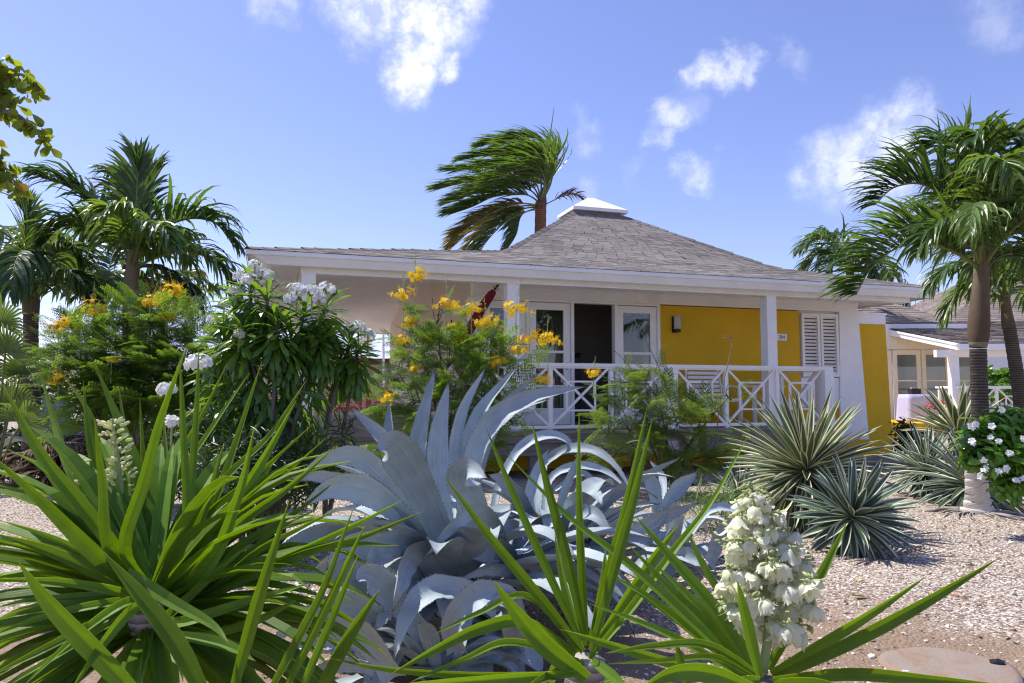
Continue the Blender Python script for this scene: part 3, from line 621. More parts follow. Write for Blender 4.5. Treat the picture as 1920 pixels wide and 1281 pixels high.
# white armchair on the porch
ch = thing('porch_chair', 'white tubular armchair on the veranda against the yellow wall', 'chair', H(3.55, .62, DZ), YAW)
fr = MB()
for x in (-.32, .32):
    fr.tube(crv([(x, -.25, 0), (x, -.24, .5), (x*.98, -.15, .62), (x*.98, .2, .64), (x, .3, .62)], 12), .016, 6); fr.tube([(x, .33, 0), (x, .27, .45), (x, .36, .86)], .016, 6)
fr.tube(crv([(-.32, .36, .84), (-.25, .37, .93), (.25, .37, .93), (.32, .36, .84)], 12), .016, 6); fr.tube([(-.32, -.24, .4), (.32, -.24, .4)], .013, 6); fr.tube([(-.32, .28, .42), (.32, .28, .42)], .013, 6)
fr.build('frame', M['white'], ch, True, world=False)
st_ = MB(); st_.box(-.3, .3, -.23, .27, .41, .44); st_.build('seat', M['white'], ch, world=False)
st_ = MB()
for k in range(6): st_.bar((-.29, .29+k*.012, .50+k*.072), (.29, .29+k*.012, .50+k*.072), .012, .05, up=(0, .2, 1))
st_.build('backrest', M['white'], ch, world=False)
tb = thing('side_table', 'small white table at the porch railing beside the white armchair', 'table', H(4.35, .55, DZ), YAW)
q = MB(); q.box(-.3, .3, -.25, .25, .62, .65); q.build('tabletop', M['white'], tb, world=False)
for x in (-.25, .25):
    for y in (-.2, .2): q = MB(); q.box(x-.025, x+.025, y-.025, y+.025, 0, .62); q.build('leg', M['white'], tb, world=False)

# ------------------------------------------------------------------ second cottage to the right
c2o = np.array([11.55, 19.0, 0]); Y2 = math.radians(-2)
c2 = thing('neighbour_cottage', 'white cottage with glazed doors and terrace behind the right palms', 'cottage', c2o, Y2)
def p2(mb, name, mat, parent=c2, smooth=False): return mb.build(name, mat, parent, smooth, world=False)
D2 = .42
def sheet_roof(P, course=.16, tabw=.35, seed=2):                    # one shingled slope given by its four corners, low edge first
    r = np.random.default_rng(seed); mb = MB(); p0, p1, q1, q0 = [np.array(p, float) for p in P]; nrm = norm(np.cross(p1-p0, q0-p0)) if np.linalg.norm(p1-p0) > .01 else None
    depth = np.linalg.norm(np.cross(norm(p1-p0), q0-p0)); n = max(1, round(depth/course)); Vs, Qs = [], []
    for i in range(n):
        t0, t1 = i/n, min(1, (i+1.1)/n); l0, l1 = p0+(q0-p0)*t0, p1+(q1-p1)*t0; u0, u1 = p0+(q0-p0)*t1, p1+(q1-p1)*t1
        wd = np.linalg.norm(l1-l0); m = max(1, int(wd/tabw)); cut = np.clip(np.concatenate([[0], np.arange(m)/m+r.uniform(.05, .9)/m, [1]]), 0, 1)
        for c0, c1 in zip(cut[:-1], cut[1:]):
            th = r.uniform(.01, .026); a = [l0+(l1-l0)*c0, l0+(l1-l0)*c1, u0+(u1-u0)*c1, u0+(u1-u0)*c0]
            Vs += [a[0]+nrm*th, a[1]+nrm*th, a[2]+nrm*.003, a[3]+nrm*.003, a[0]-nrm*.004, a[1]-nrm*.004]; o = len(Vs)-6; Qs += [(o, o+1, o+2, o+3), (o+4, o+5, o+1, o)]
    Ls = np.repeat(r.uniform(0, 1, len(Vs)//6), 6); mb.add(Vs, Qs, None, np.stack([Ls*0, Ls*0, Ls], -1)); mb.add([p0-nrm*.012, p1-nrm*.012, q1-nrm*.012, q0-nrm*.012], [(0, 1, 2, 3)]); return mb
rf = sheet_roof([(-.12, -.15, 2.46), (9, -.15, 2.46), (9, 6, 3.62), (-.12, 6, 3.62)]); 
pyr = [(-6.4, 5.6, 3.55), (3.1, 5.6, 3.55), (3.1, 14, 3.55), (-6.4, 14, 3.55)]; ap = (-1.2, 9.6, 5.95)
for k in range(4):
    a, b = pyr[k], pyr[(k+1) % 4]; e = np.array(ap); s_ = sheet_roof([a, b, e+(np.array(b)-e)*.02, e+(np.array(a)-e)*.02], seed=k+5); rf.add(*[x if len(x) else None for x in s_.arrays()])
ro2 = p2(rf, 'roof', M['roof2'])
f_ = MB(); f_.box(-.13, 9, -.165, -.13, 2.28, 2.445); f_.bar((-.135, -.13, 2.37), (-.135, 4.5, 3.22), .03, .17, up=(0, 0, 1)); f_.bar((-.16, -.13, 2.43), (-.16, 4.5, 3.28), .03, .05); p2(f_, 'fascia', M['white'])
f_ = MB(); f_.add([(-.10, -.12, 2.30), (9, -.12, 2.30), (9, 3.3, 2.92), (-.10, 3.3, 2.92)], [(3, 2, 1, 0)]); p2(f_, 'ceiling', M['ceiling'])
f_ = MB(); f_.box(-.55, 9, .12, .27, 2.12, 2.31); p2(f_, 'porch_beam', M['white'])
for x in (-.1, 3.6): f_ = MB(); f_.box(x-.1, x+.1, .10, .29, D2, 2.12); p2(f_, 'porch_post', M['white'])
f_ = MB(); f_.box(-2.5, 9, -.1, 3.45, .1, D2); f_.box(-2.5, 9, -.13, -.102, 0, D2-.01); p2(f_, 'terrace', M['yellow'])
f_ = MB(); f_.box(-2.4, 2.6, 3.5, 3.6, 2.52, 3.3); f_.box(2.45, 2.6, 3.5, 9, D2, 3.3); f_.box(-2.4, -.95, 3.5, 3.6, D2, 2.52); f_.box(-2.4, 2.45, 8.8, 9, D2, 3.3); p2(f_, 'wall', M['white'])
for k in range(4):
    a = -.93+k*.86; b = a+.82; f_ = MB(); 
    f_.box(a, a+.12, 3.5, 3.56, D2, 2.5); f_.box(b-.12, b, 3.5, 3.56, D2, 2.5); f_.box(a+.12, b-.12, 3.501, 3.559, 2.36, 2.5); f_.box(a+.12, b-.12, 3.501, 3.559, D2, D2+.3); f_.box(a+.12, b-.12, 3.502, 3.558, 1.55, 1.59)
    g_ = MB(); g_.box(a+.12, b-.12, 3.52, 3.53, D2+.3, 2.36); o_ = p2(f_, 'french_door', M['white']); g_.build('pane', M['glass'], o_, world=False)
railing([(.02, 0), (.85, 0), (1.7, 0), (2.55, 0), (3.4, 0)], parent=c2, z=D2)
railing([(-.05, .1), (-.05, 1.0)], parent=c2, z=D2)
t2 = thing('cloth_table', 'table under a pale lilac cloth on the neighbouring terrace', 'table', c2o+np.array([-.42, 1.5, D2]), 0)
cb = MB(); n = 40; an = np.linspace(0, 2*math.pi, n, endpoint=False); hw = .31
def rsq(q, r, amp): 
    c, s = math.cos(q), math.sin(q); m = max(abs(c), abs(s)); k = r/m**.85; return (c*k*(1+amp*math.sin(q*14)), s*k*(1+amp*math.sin(q*14)))
rings = [[rsq(q, .02, 0)+(.74,) for q in an], [rsq(q, hw, 0)+(.74,) for q in an], [rsq(q, hw+.02, .02)+(.6,) for q in an], [rsq(q, hw+.05, .05)+(.02,) for q in an]]
V = np.array(rings).reshape(-1, 3); i = np.arange(3)[:, None]*n; j = np.arange(n)[None]
cb.add(V, np.stack([i+j, i+(j+1) % n, i+n+(j+1) % n, i+n+j], -1).reshape(-1, 4)); cb.add(V[:n], None, [(0, k, k+1) for k in range(1, n-1)])
cb.build('cloth', M['lilac'], t2, True, world=False)
for x in (-.25, .25): q = MB(); q.box(x-.03, x+.03, -.03, .03, 0, .73); q.build('leg', M['metal'], t2, world=False)
bx = thing('speaker_box', 'small black box standing on the lilac tablecloth', 'box', c2o+np.array([-.42, 1.5, D2+.742])); q = MB(); q.box(-.13, .13, -.1, .1, 0, .15); q.box(-.11, .11, -.104, -.1, .02, .13); q.build('case', M['black'], bx, world=False)
q = MB(); q.tube([(-.1, 0, .15), (-.08, 0, .18), (.08, 0, .18), (.1, 0, .15)], .01, 5); q.build('handle', M['metal'], bx, world=False)

# third roof, farther right
c3 = thing('far_cottage', 'far cottage with a steep grey roof at the right edge', 'cottage', (24, 36, 0))
E3 = [(-6.2, -5.5, 4.0), (8, -5.5, 4.0), (8, 6, 4.0), (-6.2, 6, 4.0)]; ap3 = np.array([1.2, 0, 8.0]); rf = MB()
for k in range(4):
    a, b = E3[k], E3[(k+1) % 4]; s_ = sheet_roof([a, b, ap3+(np.array(b)-ap3)*.02, ap3+(np.array(a)-ap3)*.02], .17, .4, k+11); rf.add(*[x if len(x) else None for x in s_.arrays()])
rf.build('roof', M['roof2'], c3, world=False); q = MB(); q.box(-5.6, 7.4, -4.9, 5.4, 0, 3.98); q.build('wall', M['white'], c3, world=False)
q = MB(); q.box(-6.2, 8, -5.53, -5.5, 3.8, 3.99); q.box(-6.23, -6.2, -5.5, 6, 3.8, 3.99); q.build('fascia', M['white'], c3, world=False)

# ------------------------------------------------------------------ terrace with rattan chairs behind the open gallery
TZ = .34
q = MB(); q.box(-12, -2.2, 18.9, 30, 0, TZ); tag(q.build('terrace_slab', M['roomwall']), kind='structure')
pvn = thing('pavilion', 'low white pavilion with silver roof behind the rattan chairs', 'pavilion', (-6.5, 25, TZ))
q = MB(); q.add([(-4, -1.6, 1.95), (3.4, -1.6, 1.95), (3.4, 3, 1.95), (-4, 3, 1.95), (-3, .7, 2.72), (2.4, .7, 2.72)], [(0, 1, 5, 4), (2, 3, 4, 5), (3, 2, 1, 0)], [(1, 2, 5), (3, 0, 4)]); q.build('roof', M['silverroof'], pvn, world=False)
q = MB(); q.box(-3.9, 3.3, -1.63, -1.60, 1.76, 1.94); q.build('fascia', M['red'], pvn, world=False)
q = MB(); q.box(-3.8, 3.2, 2.6, 2.75, 0, 1.94); q.build('wall', M['cream'], pvn, world=False)
for x in (-3.7, -.4, 3.1): q = MB(); q.box(x-.09, x+.09, -1.5, -1.32, 0, 1.75); q.build('post', M['white'], pvn, world=False)
sail = MB(); A, B, C_ = at(648, 652, 23), at(690, 655, 23.5), at(717, 600, 22.6); n = 10; V = []; T = []
idx = {}
for i in range(n+1):
    for j in range(n+1-i):
        u, v = i/n, j/n; p = A+(B-A)*u+(C_-A)*v; p = p+np.array([0, .25, -.12])*(u*v+u*(1-u-v)+v*(1-u-v)); idx[i, j] = len(V); V.append(p)
for i in range(n):
    for j in range(n-i):
        T.append((idx[i, j], idx[i+1, j], idx[i, j+1])); 
        if j < n-i-1: T.append((idx[i+1, j], idx[i+1, j+1], idx[i, j+1]))
V = np.array(V); sail.add(V, None, T); sail.add(V+np.array([0, .012, .004]), None, [t[::-1] for t in T]); 
sl_ = thing('shade_sail', 'white triangular shade sail stretched above the rattan chairs', 'shade sail', B); sail.build('canvas', M['white'], sl_)
q = MB(); q.tube([(C_[0]+.1, C_[1], TZ), C_+np.array([.02, 0, .05])], .035, 8); q.build('mast', M['white'], sl_)
def rattan_chair(loc, rz):
    t = thing('rattan_chair', 'orange rattan chair with hooped back and coral cushion on the rear terrace', 'chair', loc, rz, 'rattan chairs on the rear terrace')
    q = MB(); hoop = crv([(-.24, .24, .42), (-.25, .30, .7), (-.14, .34, .90), (0, .35, .94), (.14, .34, .90), (.25, .30, .7), (.24, .24, .42)], 22); q.tube(hoop, .016, 6)
    q.tube(crv([(-.3, -.2, .62), (-.31, .1, .66), (-.22, .31, .68), (.22, .31, .68), (.31, .1, .66), (.3, -.2, .62)], 18), .015, 6)
    for k in range(7):
        x = -.18+k*.06; q.tube([(x*.9, .26, .43), (x, .335, .93-.75*x*x*2.2)], .007, 5)
    q.build('backrest', M['rattan'], t, True, world=False)
    q = MB(); q.box(-.27, .27, -.25, .26, .38, .42); q.build('seat', M['rattan'], t, world=False)
    q = MB(); q.box(-.24, .24, -.22, .21, .421, .49); q.box(-.17, .17, .19, .255, .50, .78); q.build('cushion', M['cushion'], t, world=False)
    for x, y in ((-.24, -.22), (.24, -.22), (-.24, .24), (.24, .24)):
        q = MB(); q.tube([(x*1.05, y, 0), (x, y, .38)], .016, 6); q.build('leg', M['rattan'], t, world=False)
    return t
rc = rattan_chair((0, 0, 0), 0)
spots = [(612, 19.4, 200, 'orange rattan chair nearest the white left porch post'), (640, 20.3, 160, 'orange rattan chair seen just right of the white left porch post'), (686, 20.6, 186, 'orange rattan chair with hooped back in the middle of the rear terrace'), (706, 19.6, 170, 'lower, nearer orange rattan chair in front of the pavilion'), (724, 21.2, 195, 'orange rattan chair at the right end of the row on the rear terrace'), (664, 22.6, 175, 'farthest orange rattan chair on the rear terrace')]
for k, (px, Y, rz, lab) in enumerate(spots):
    if k == 0: o = rc
    else:
        o = rc.copy(); COL.objects.link(o)
        for c in list(rc.children): d_ = c.copy(); COL.objects.link(d_); d_.parent = o
    p = at(px, 740, Y); o.location = (p[0], p[1], TZ); o.rotation_euler = (0, 0, math.radians(rz)); o['label'] = lab

cab = thing('cabinet', 'dark wooden cabinet standing inside the open doorway', 'cabinet', H(1.75, 3.2, DZ+.006), YAW)
q = MB(); q.box(-.1, .55, 0, .5, 0, 1.25); q.box(-.12, .57, -.02, .52, 1.251, 1.29); q.build('carcass', M['dark'], cab, world=False)
for x in (-.08, .24): q = MB(); q.box(x, x+.29, -.022, -.002, .06, 1.2); o_ = q.build('cabinet_door', M['skirt'], cab, world=False); k_ = MB(); k_.box(x+.13, x+.16, -.035, -.022, .6, .72); k_.build('handle', M['metal'], o_, world=False)
cu = thing('curtain', 'pale curtain hanging in the room behind the open doorway', 'curtain', H(1.25, 2.6, DZ+1.9), YAW)
q = MB(); xs = np.linspace(0, .42, 40); V = [(x, .035*math.sin(x*75), z) for z in (-1.85, 0) for x in xs]; q.add(V, [(k, k+1, 41+k, 40+k) for k in range(39)]); q.build('cloth', M['roomwall'], cu, True, world=False)
q = MB(); q.tube([(-.15, 0, .02), (.6, 0, .02)], .014, 6); q.build('rod', M['metal'], cu, world=False)
# ------------------------------------------------------------------ palms
WIND = np.array([-1.0, -.15, .05])
def frond(P, L, n=44, wind=.4, droop=.5, width=.022, start=.14, seed=0, vee=.5, lateral=1.0, fwd=.35):
    """rachis P from stalk to tip; leaflets up to length L, each a folded, drooping strip blown by the wind"""
    r = np.random.default_rng(seed); P = crv(P, 26); lf = MB(); rc_ = MB()
    rc_.tube(P, np.interp(np.linspace(0, 1, 26), [0, .1, .5, 1], [.026, .018, .011, .003])*(L/.5)**.5, 5)
    t, side, up = frames(P, (0.01, .02, 1)); up = np.where(up[:, 2:] < 0, -up, up)
    for q in np.linspace(start, 1, n):
        x = q*25; i = min(24, int(x)); f = x-i; p = P[i]*(1-f)+P[i+1]*f; tt, ss, uu = t[i], side[i], up[i]
        for sg in (-1, 1):
            if r.uniform() < .04: continue
            l = L*(math.sin(math.pi*min(1, (.18+.82*q)))**.55*.85+.22)*r.uniform(.82, 1.12)
            d = norm(tt*(fwd+.9*q+r.normal(0, .09))+ss*sg*lateral*(1.05-.35*q)+uu*(vee*r.uniform(.3, 1.1)-.1)+r.normal(0, .07, 3))
            d = norm(d+WIND*wind*r.uniform(.4, 1.2)); k = 6; pts = [p]; dd = d.copy(); g = droop*r.uniform(.5, 1.5)
            for s in range(k-1):
                dd = norm(dd+np.array([0, 0, -1])*g*(.12+.20*s)+WIND*wind*.10*s+r.normal(0, .03, 3)); pts.append(pts[-1]+dd*l/(k-1))
            pts = np.array(pts); w = width*np.array([.45, .95, 1., .85, .55, .06])*r.uniform(.8, 1.15)
            _, sd, nr = frames(pts, uu+tt*.3+r.normal(0, .25, 3)); lf.strip(pts, sd, nr, w, 3, .35, 1, r.uniform(0, 1))
    return lf, rc_
def palm(name, label, base, top, r0, r1, fronds, bark, shaft=None, group=None, mats=('palm',), lean=(0, 0, 0), cat='palm tree', seed=1):
    base, top = np.array(base, float), np.array(top, float)
    t = thing(name, label, cat, base, 0, group); rr = np.random.default_rng(seed)
    P = crv([base-np.array([0, 0, .05]), (base+top)/2+np.array(lean), top], 70); q = np.linspace(0, 1, 70)
    R = (r0+(r1-r0)*q**.6)*(1+.35*np.exp(-q*22))*(1+.03*np.sin(np.arange(70)*2.1)+rr.uniform(-.02, .02, 70))
    mb = MB(); mb.tube(P, R, 14); mb.build('trunk', M[bark], t, True)
    if shaft is not None:
        mb = MB(); S = crv(shaft['P'], 20); mb.tube(S, np.interp(np.linspace(0, 1, 20), np.linspace(0, 1, len(shaft['R'])), shaft['R']), 14); mb.build('crownshaft', M['crownshaft'], t, True)
    for k, f in enumerate(fronds):
        f = dict(f); mt = f.pop('m', mats[k % len(mats)]); lf, rc_ = frond(seed=seed*50+k, **f)
        o = lf.build('frond', M[mt], t); rc_.build('stalk', M['rachis'], o)
    return t
def FP(D, *pts): return [at(p[0], p[1], D+(p[2] if len(p) > 2 else 0)) for p in pts]
def rfrond(c, az, el, l, sag=.5, wind=.25, seed=0):                 # a rachis leaving the crown at azimuth az, elevation el
    d = np.array([math.sin(az)*math.cos(el), math.cos(az)*math.cos(el), math.sin(el)]); p = np.array(c, float); out = [p]
    for s in range(7):
        d = norm(d+np.array([0, 0, -1])*sag*(.10+.08*s)+WIND*wind*.16); p = p+d*l/7; out.append(p)
    return np.array(out)

# right-hand palm (trunk clear of the fronds)
D = 7.2; hb = at(1836, 512, D)
fr = [
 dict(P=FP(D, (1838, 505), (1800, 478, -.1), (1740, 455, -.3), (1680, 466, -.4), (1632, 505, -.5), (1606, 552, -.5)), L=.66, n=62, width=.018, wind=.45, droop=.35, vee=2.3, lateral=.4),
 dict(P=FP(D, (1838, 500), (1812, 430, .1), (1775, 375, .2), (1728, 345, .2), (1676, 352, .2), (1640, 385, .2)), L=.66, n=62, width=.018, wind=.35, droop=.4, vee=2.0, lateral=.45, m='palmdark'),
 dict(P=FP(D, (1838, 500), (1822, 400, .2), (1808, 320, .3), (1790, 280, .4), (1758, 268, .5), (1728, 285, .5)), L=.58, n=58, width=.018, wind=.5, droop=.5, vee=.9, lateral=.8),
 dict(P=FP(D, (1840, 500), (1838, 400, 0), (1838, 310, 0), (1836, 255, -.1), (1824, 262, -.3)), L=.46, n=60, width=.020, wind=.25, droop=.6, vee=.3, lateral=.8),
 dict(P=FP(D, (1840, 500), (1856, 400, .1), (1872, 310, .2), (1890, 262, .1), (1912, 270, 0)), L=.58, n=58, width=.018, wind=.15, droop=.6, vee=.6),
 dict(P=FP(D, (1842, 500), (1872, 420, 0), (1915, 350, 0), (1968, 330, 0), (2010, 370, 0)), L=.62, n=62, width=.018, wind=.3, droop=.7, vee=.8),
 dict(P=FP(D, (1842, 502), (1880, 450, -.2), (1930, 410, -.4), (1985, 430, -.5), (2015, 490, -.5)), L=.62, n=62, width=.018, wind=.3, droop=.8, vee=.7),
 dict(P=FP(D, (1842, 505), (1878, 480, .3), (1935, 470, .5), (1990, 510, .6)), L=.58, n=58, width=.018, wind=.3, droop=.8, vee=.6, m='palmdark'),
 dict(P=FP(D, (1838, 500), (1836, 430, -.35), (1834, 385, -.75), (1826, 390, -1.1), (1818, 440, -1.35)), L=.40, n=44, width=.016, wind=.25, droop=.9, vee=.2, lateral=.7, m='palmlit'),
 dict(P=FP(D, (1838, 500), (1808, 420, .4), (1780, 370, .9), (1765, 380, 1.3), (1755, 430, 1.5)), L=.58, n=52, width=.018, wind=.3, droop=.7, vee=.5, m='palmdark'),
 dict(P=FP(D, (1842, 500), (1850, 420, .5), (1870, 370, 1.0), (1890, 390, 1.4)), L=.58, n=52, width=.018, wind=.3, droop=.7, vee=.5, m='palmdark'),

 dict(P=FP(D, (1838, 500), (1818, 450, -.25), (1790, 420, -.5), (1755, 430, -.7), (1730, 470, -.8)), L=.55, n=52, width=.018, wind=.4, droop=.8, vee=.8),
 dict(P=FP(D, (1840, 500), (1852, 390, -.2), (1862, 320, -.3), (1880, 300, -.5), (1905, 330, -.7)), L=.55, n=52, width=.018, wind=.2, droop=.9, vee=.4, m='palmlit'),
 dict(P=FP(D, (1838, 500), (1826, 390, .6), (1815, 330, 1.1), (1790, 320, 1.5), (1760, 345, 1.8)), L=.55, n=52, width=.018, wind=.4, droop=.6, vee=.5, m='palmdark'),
 dict(P=FP(D, (1842, 500), (1860, 440, .3), (1900, 400, .6), (1945, 390, .8)), L=.6, n=58, width=.018, wind=.3, droop=.7, vee=.6),
]
palm('palm_tree', 'big feathery palm with pale ringed trunk foot and brown bulging crownshaft, right side', at(1834, 966, 7.2)*[1, 1, 0], at(1834, 655, 7.2), .080, .074, fr, 'bark',
     dict(P=[at(1834, 652, D), at(1835, 620, D), at(1837, 570, D), at(1840, 500, D), at(1840, 455, D)], R=[.074, .094, .098, .086, .072, .066, .06]), seed=3, lean=(.02, 0, 0))
wf = MB(); p0 = at(1834, 966, 7.2)*[1, 1, 0]; z = np.linspace(-.03, .40, 40); Rr = .097+.075*np.exp(-z*13)+.003*np.sin(np.arange(40)*2.3)+RNG.uniform(-.001, .001, 40)
wf.tube(np.array([[p0[0]+.003*math.sin(k), p0[1], q] for k, q in enumerate(z)]), Rr, 22)
tr_ = [o for o in bpy.data.objects if o.name == 'palm_tree'][0]; wf.build('whitewashed_foot', M['barkwhite'], tr_, True)
rt = MB()
for k in range(34):
    a = RNG.uniform(0, 6.28); l = RNG.uniform(.16, .34); b_ = p0+np.array([math.cos(a)*.13, math.sin(a)*.13, .035])
    rt.tube(crv([b_, b_+np.array([math.cos(a)*l*.5, math.sin(a)*l*.5, -.006]), b_+np.array([math.cos(a+.3)*l, math.sin(a+.3)*l, -.045])], 6), RNG.uniform(.006, .014), 5)
rt.build('roots', M['barkgrey'], tr_, True)

# second palm behind it
D = 9.6; hb = at(1885, 560, D)
fr = [
 dict(P=FP(D, (1885, 560), (1855, 520), (1815, 495), (1775, 505, -.2), (1745, 540, -.3)), L=.55, n=44, wind=.3, droop=.9, vee=.5),
 dict(P=FP(D, (1885, 560), (1850, 540, .2), (1815, 535, .3), (1790, 560, .3), (1776, 600, .3)), L=.5, n=40, wind=.3, droop=.9, vee=.3, m='palmlit'),
 dict(P=FP(D, (1885, 560), (1862, 500, .4), (1835, 460, .6), (1800, 455, .7), (1765, 480, .8)), L=.55, n=44, wind=.35, droop=.8, vee=.5),
 dict(P=FP(D, (1886, 560), (1900, 500), (1925, 455), (1965, 450)), L=.55, n=40, wind=.3, droop=.8, m='palmdark'),
 dict(P=FP(D, (1886, 560), (1905, 520, -.3), (1940, 500, -.6), (1975, 530, -.8)), L=.55, n=40, wind=.3, droop=.9),
 dict(P=FP(D, (1885, 560), (1880, 500, -.4), (1868, 470, -.8), (1850, 490, -1.1), (1845, 540, -1.2)), L=.5, n=40, wind=.3, droop=1., m='palmlit'),
 dict(P=FP(D, (1886, 560), (1905, 545, .4), (1940, 545, .7), (1970, 600, .8)), L=.5, n=40, wind=.3, droop=1.),
]
palm('palm_tree', 'slim leaning palm with dark trunk just behind the big right palm', at(1917, 885, D)*[1, 1, 0], at(1892, 610, D), .10, .075, fr, 'bark',
     dict(P=[at(1892, 615, D), at(1888, 590, D), at(1884, 545, D)], R=[.082, .075, .06, .05]), seed=5, lean=(.06, 0, .0), mats=('palm', 'palmlit'))

# palm behind the cottage roof on the right
D = 24; fr = []
for k, (tx, ty, cx, cy, dd) in enumerate([(1502, 470, 1540, 445, -1), (1512, 500, 1545, 470, 1), (1520, 455, 1552, 438, 0), (1640, 520, 1622, 478, -1), (1676, 516, 1640, 490, 1), (1556, 440, 1578, 445, 2), (1615, 470, 1605, 460, -2), (1540, 530, 1560, 490, -2)]):
    fr.append(dict(P=FP(D, (1594, 505), (cx, cy, dd*.5), (tx, ty, dd)), L=.95, n=38, wind=.5, droop=.7, width=.034, vee=.5))
palm('palm_tree', 'distant palm crown showing just above the right end of the cottage roof', at(1600, 780, D)*[1, 1, 0], at(1594, 508, D), .16, .13, fr, 'bark', seed=7, mats=('palm', 'palmdark'))
D = 27; fr = [dict(P=FP(D, (1672, 540), (cx, cy), (tx, ty)), L=.9, n=30, wind=.3, droop=1.2, width=.034) for cx, cy, tx, ty in ((1684, 552, 1680, 590), (1690, 535, 1690, 575), (1655, 530, 1650, 570), (1675, 520, 1668, 515), (1662, 560, 1668, 592))]
palm('palm_tree', 'far palm whose dark frond hangs below the right eave corner', at(1668, 780, D)*[1, 1, 0], at(1672, 545, D), .15, .12, fr, 'bark', seed=8, mats=('palmdark',))

# wind-blown palm behind the cottage roof
D = 22; hb = at(1018, 375, D); W_ = dict(L=1.15, n=84, wind=.95, droop=.25, width=.032, vee=.7, start=.2)
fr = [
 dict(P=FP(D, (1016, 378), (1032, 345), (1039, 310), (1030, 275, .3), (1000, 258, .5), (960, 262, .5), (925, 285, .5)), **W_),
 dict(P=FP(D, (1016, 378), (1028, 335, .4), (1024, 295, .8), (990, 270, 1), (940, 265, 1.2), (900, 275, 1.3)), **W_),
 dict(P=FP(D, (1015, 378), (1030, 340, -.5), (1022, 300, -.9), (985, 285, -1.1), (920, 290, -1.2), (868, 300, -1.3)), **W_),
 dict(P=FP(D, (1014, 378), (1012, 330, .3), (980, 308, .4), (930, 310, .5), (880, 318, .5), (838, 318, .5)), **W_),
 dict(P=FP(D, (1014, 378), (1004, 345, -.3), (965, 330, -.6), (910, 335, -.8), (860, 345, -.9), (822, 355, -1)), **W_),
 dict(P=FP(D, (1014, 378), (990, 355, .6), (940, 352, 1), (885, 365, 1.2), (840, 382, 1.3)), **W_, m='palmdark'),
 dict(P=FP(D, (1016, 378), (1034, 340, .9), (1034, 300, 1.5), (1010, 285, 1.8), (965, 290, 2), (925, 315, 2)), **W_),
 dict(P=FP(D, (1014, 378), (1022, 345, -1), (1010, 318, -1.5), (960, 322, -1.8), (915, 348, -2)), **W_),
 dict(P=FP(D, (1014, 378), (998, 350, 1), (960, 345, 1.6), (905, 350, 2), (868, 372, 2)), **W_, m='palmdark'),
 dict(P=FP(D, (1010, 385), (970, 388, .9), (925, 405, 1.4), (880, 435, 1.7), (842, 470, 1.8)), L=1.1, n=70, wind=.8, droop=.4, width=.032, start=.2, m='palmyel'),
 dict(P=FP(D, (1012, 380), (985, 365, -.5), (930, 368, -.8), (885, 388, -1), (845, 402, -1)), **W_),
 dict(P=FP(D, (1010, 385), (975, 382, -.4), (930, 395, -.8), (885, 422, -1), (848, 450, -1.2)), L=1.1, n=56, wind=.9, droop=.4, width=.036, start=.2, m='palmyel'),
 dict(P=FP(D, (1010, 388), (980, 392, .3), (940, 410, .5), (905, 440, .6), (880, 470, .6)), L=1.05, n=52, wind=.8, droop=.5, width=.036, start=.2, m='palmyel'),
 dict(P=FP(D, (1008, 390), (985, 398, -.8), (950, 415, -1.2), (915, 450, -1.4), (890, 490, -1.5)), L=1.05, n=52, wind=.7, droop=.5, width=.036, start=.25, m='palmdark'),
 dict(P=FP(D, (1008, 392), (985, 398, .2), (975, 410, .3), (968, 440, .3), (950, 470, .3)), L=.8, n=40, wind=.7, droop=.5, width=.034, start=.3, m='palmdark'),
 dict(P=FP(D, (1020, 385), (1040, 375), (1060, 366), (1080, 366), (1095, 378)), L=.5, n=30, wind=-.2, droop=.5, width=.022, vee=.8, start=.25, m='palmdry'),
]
cp = palm('palm_tree', 'tall palm behind the cottage roof with its fronds blown hard to the left', at(1000, 780, D)*[1, 1, 0], at(1014, 380, D), .2, .17, fr, 'barkred', seed=9, lean=(.05, 0, 0))
sp_ = MB(); P = FP(D, (1020, 370), (1026, 300), (1032, 250), (1039, 202)); sp_.tube(crv(P, 10), np.linspace(.05, .008, 10), 5); sp_.build('spear_leaf', M['rachis'], cp)
cs = MB(); cs.tube(FP(D, (1013, 392), (1016, 378), (1020, 352)), [.18, .15, .05], 10); cs.build('crownshaft', M['crownshaft'], cp, True)

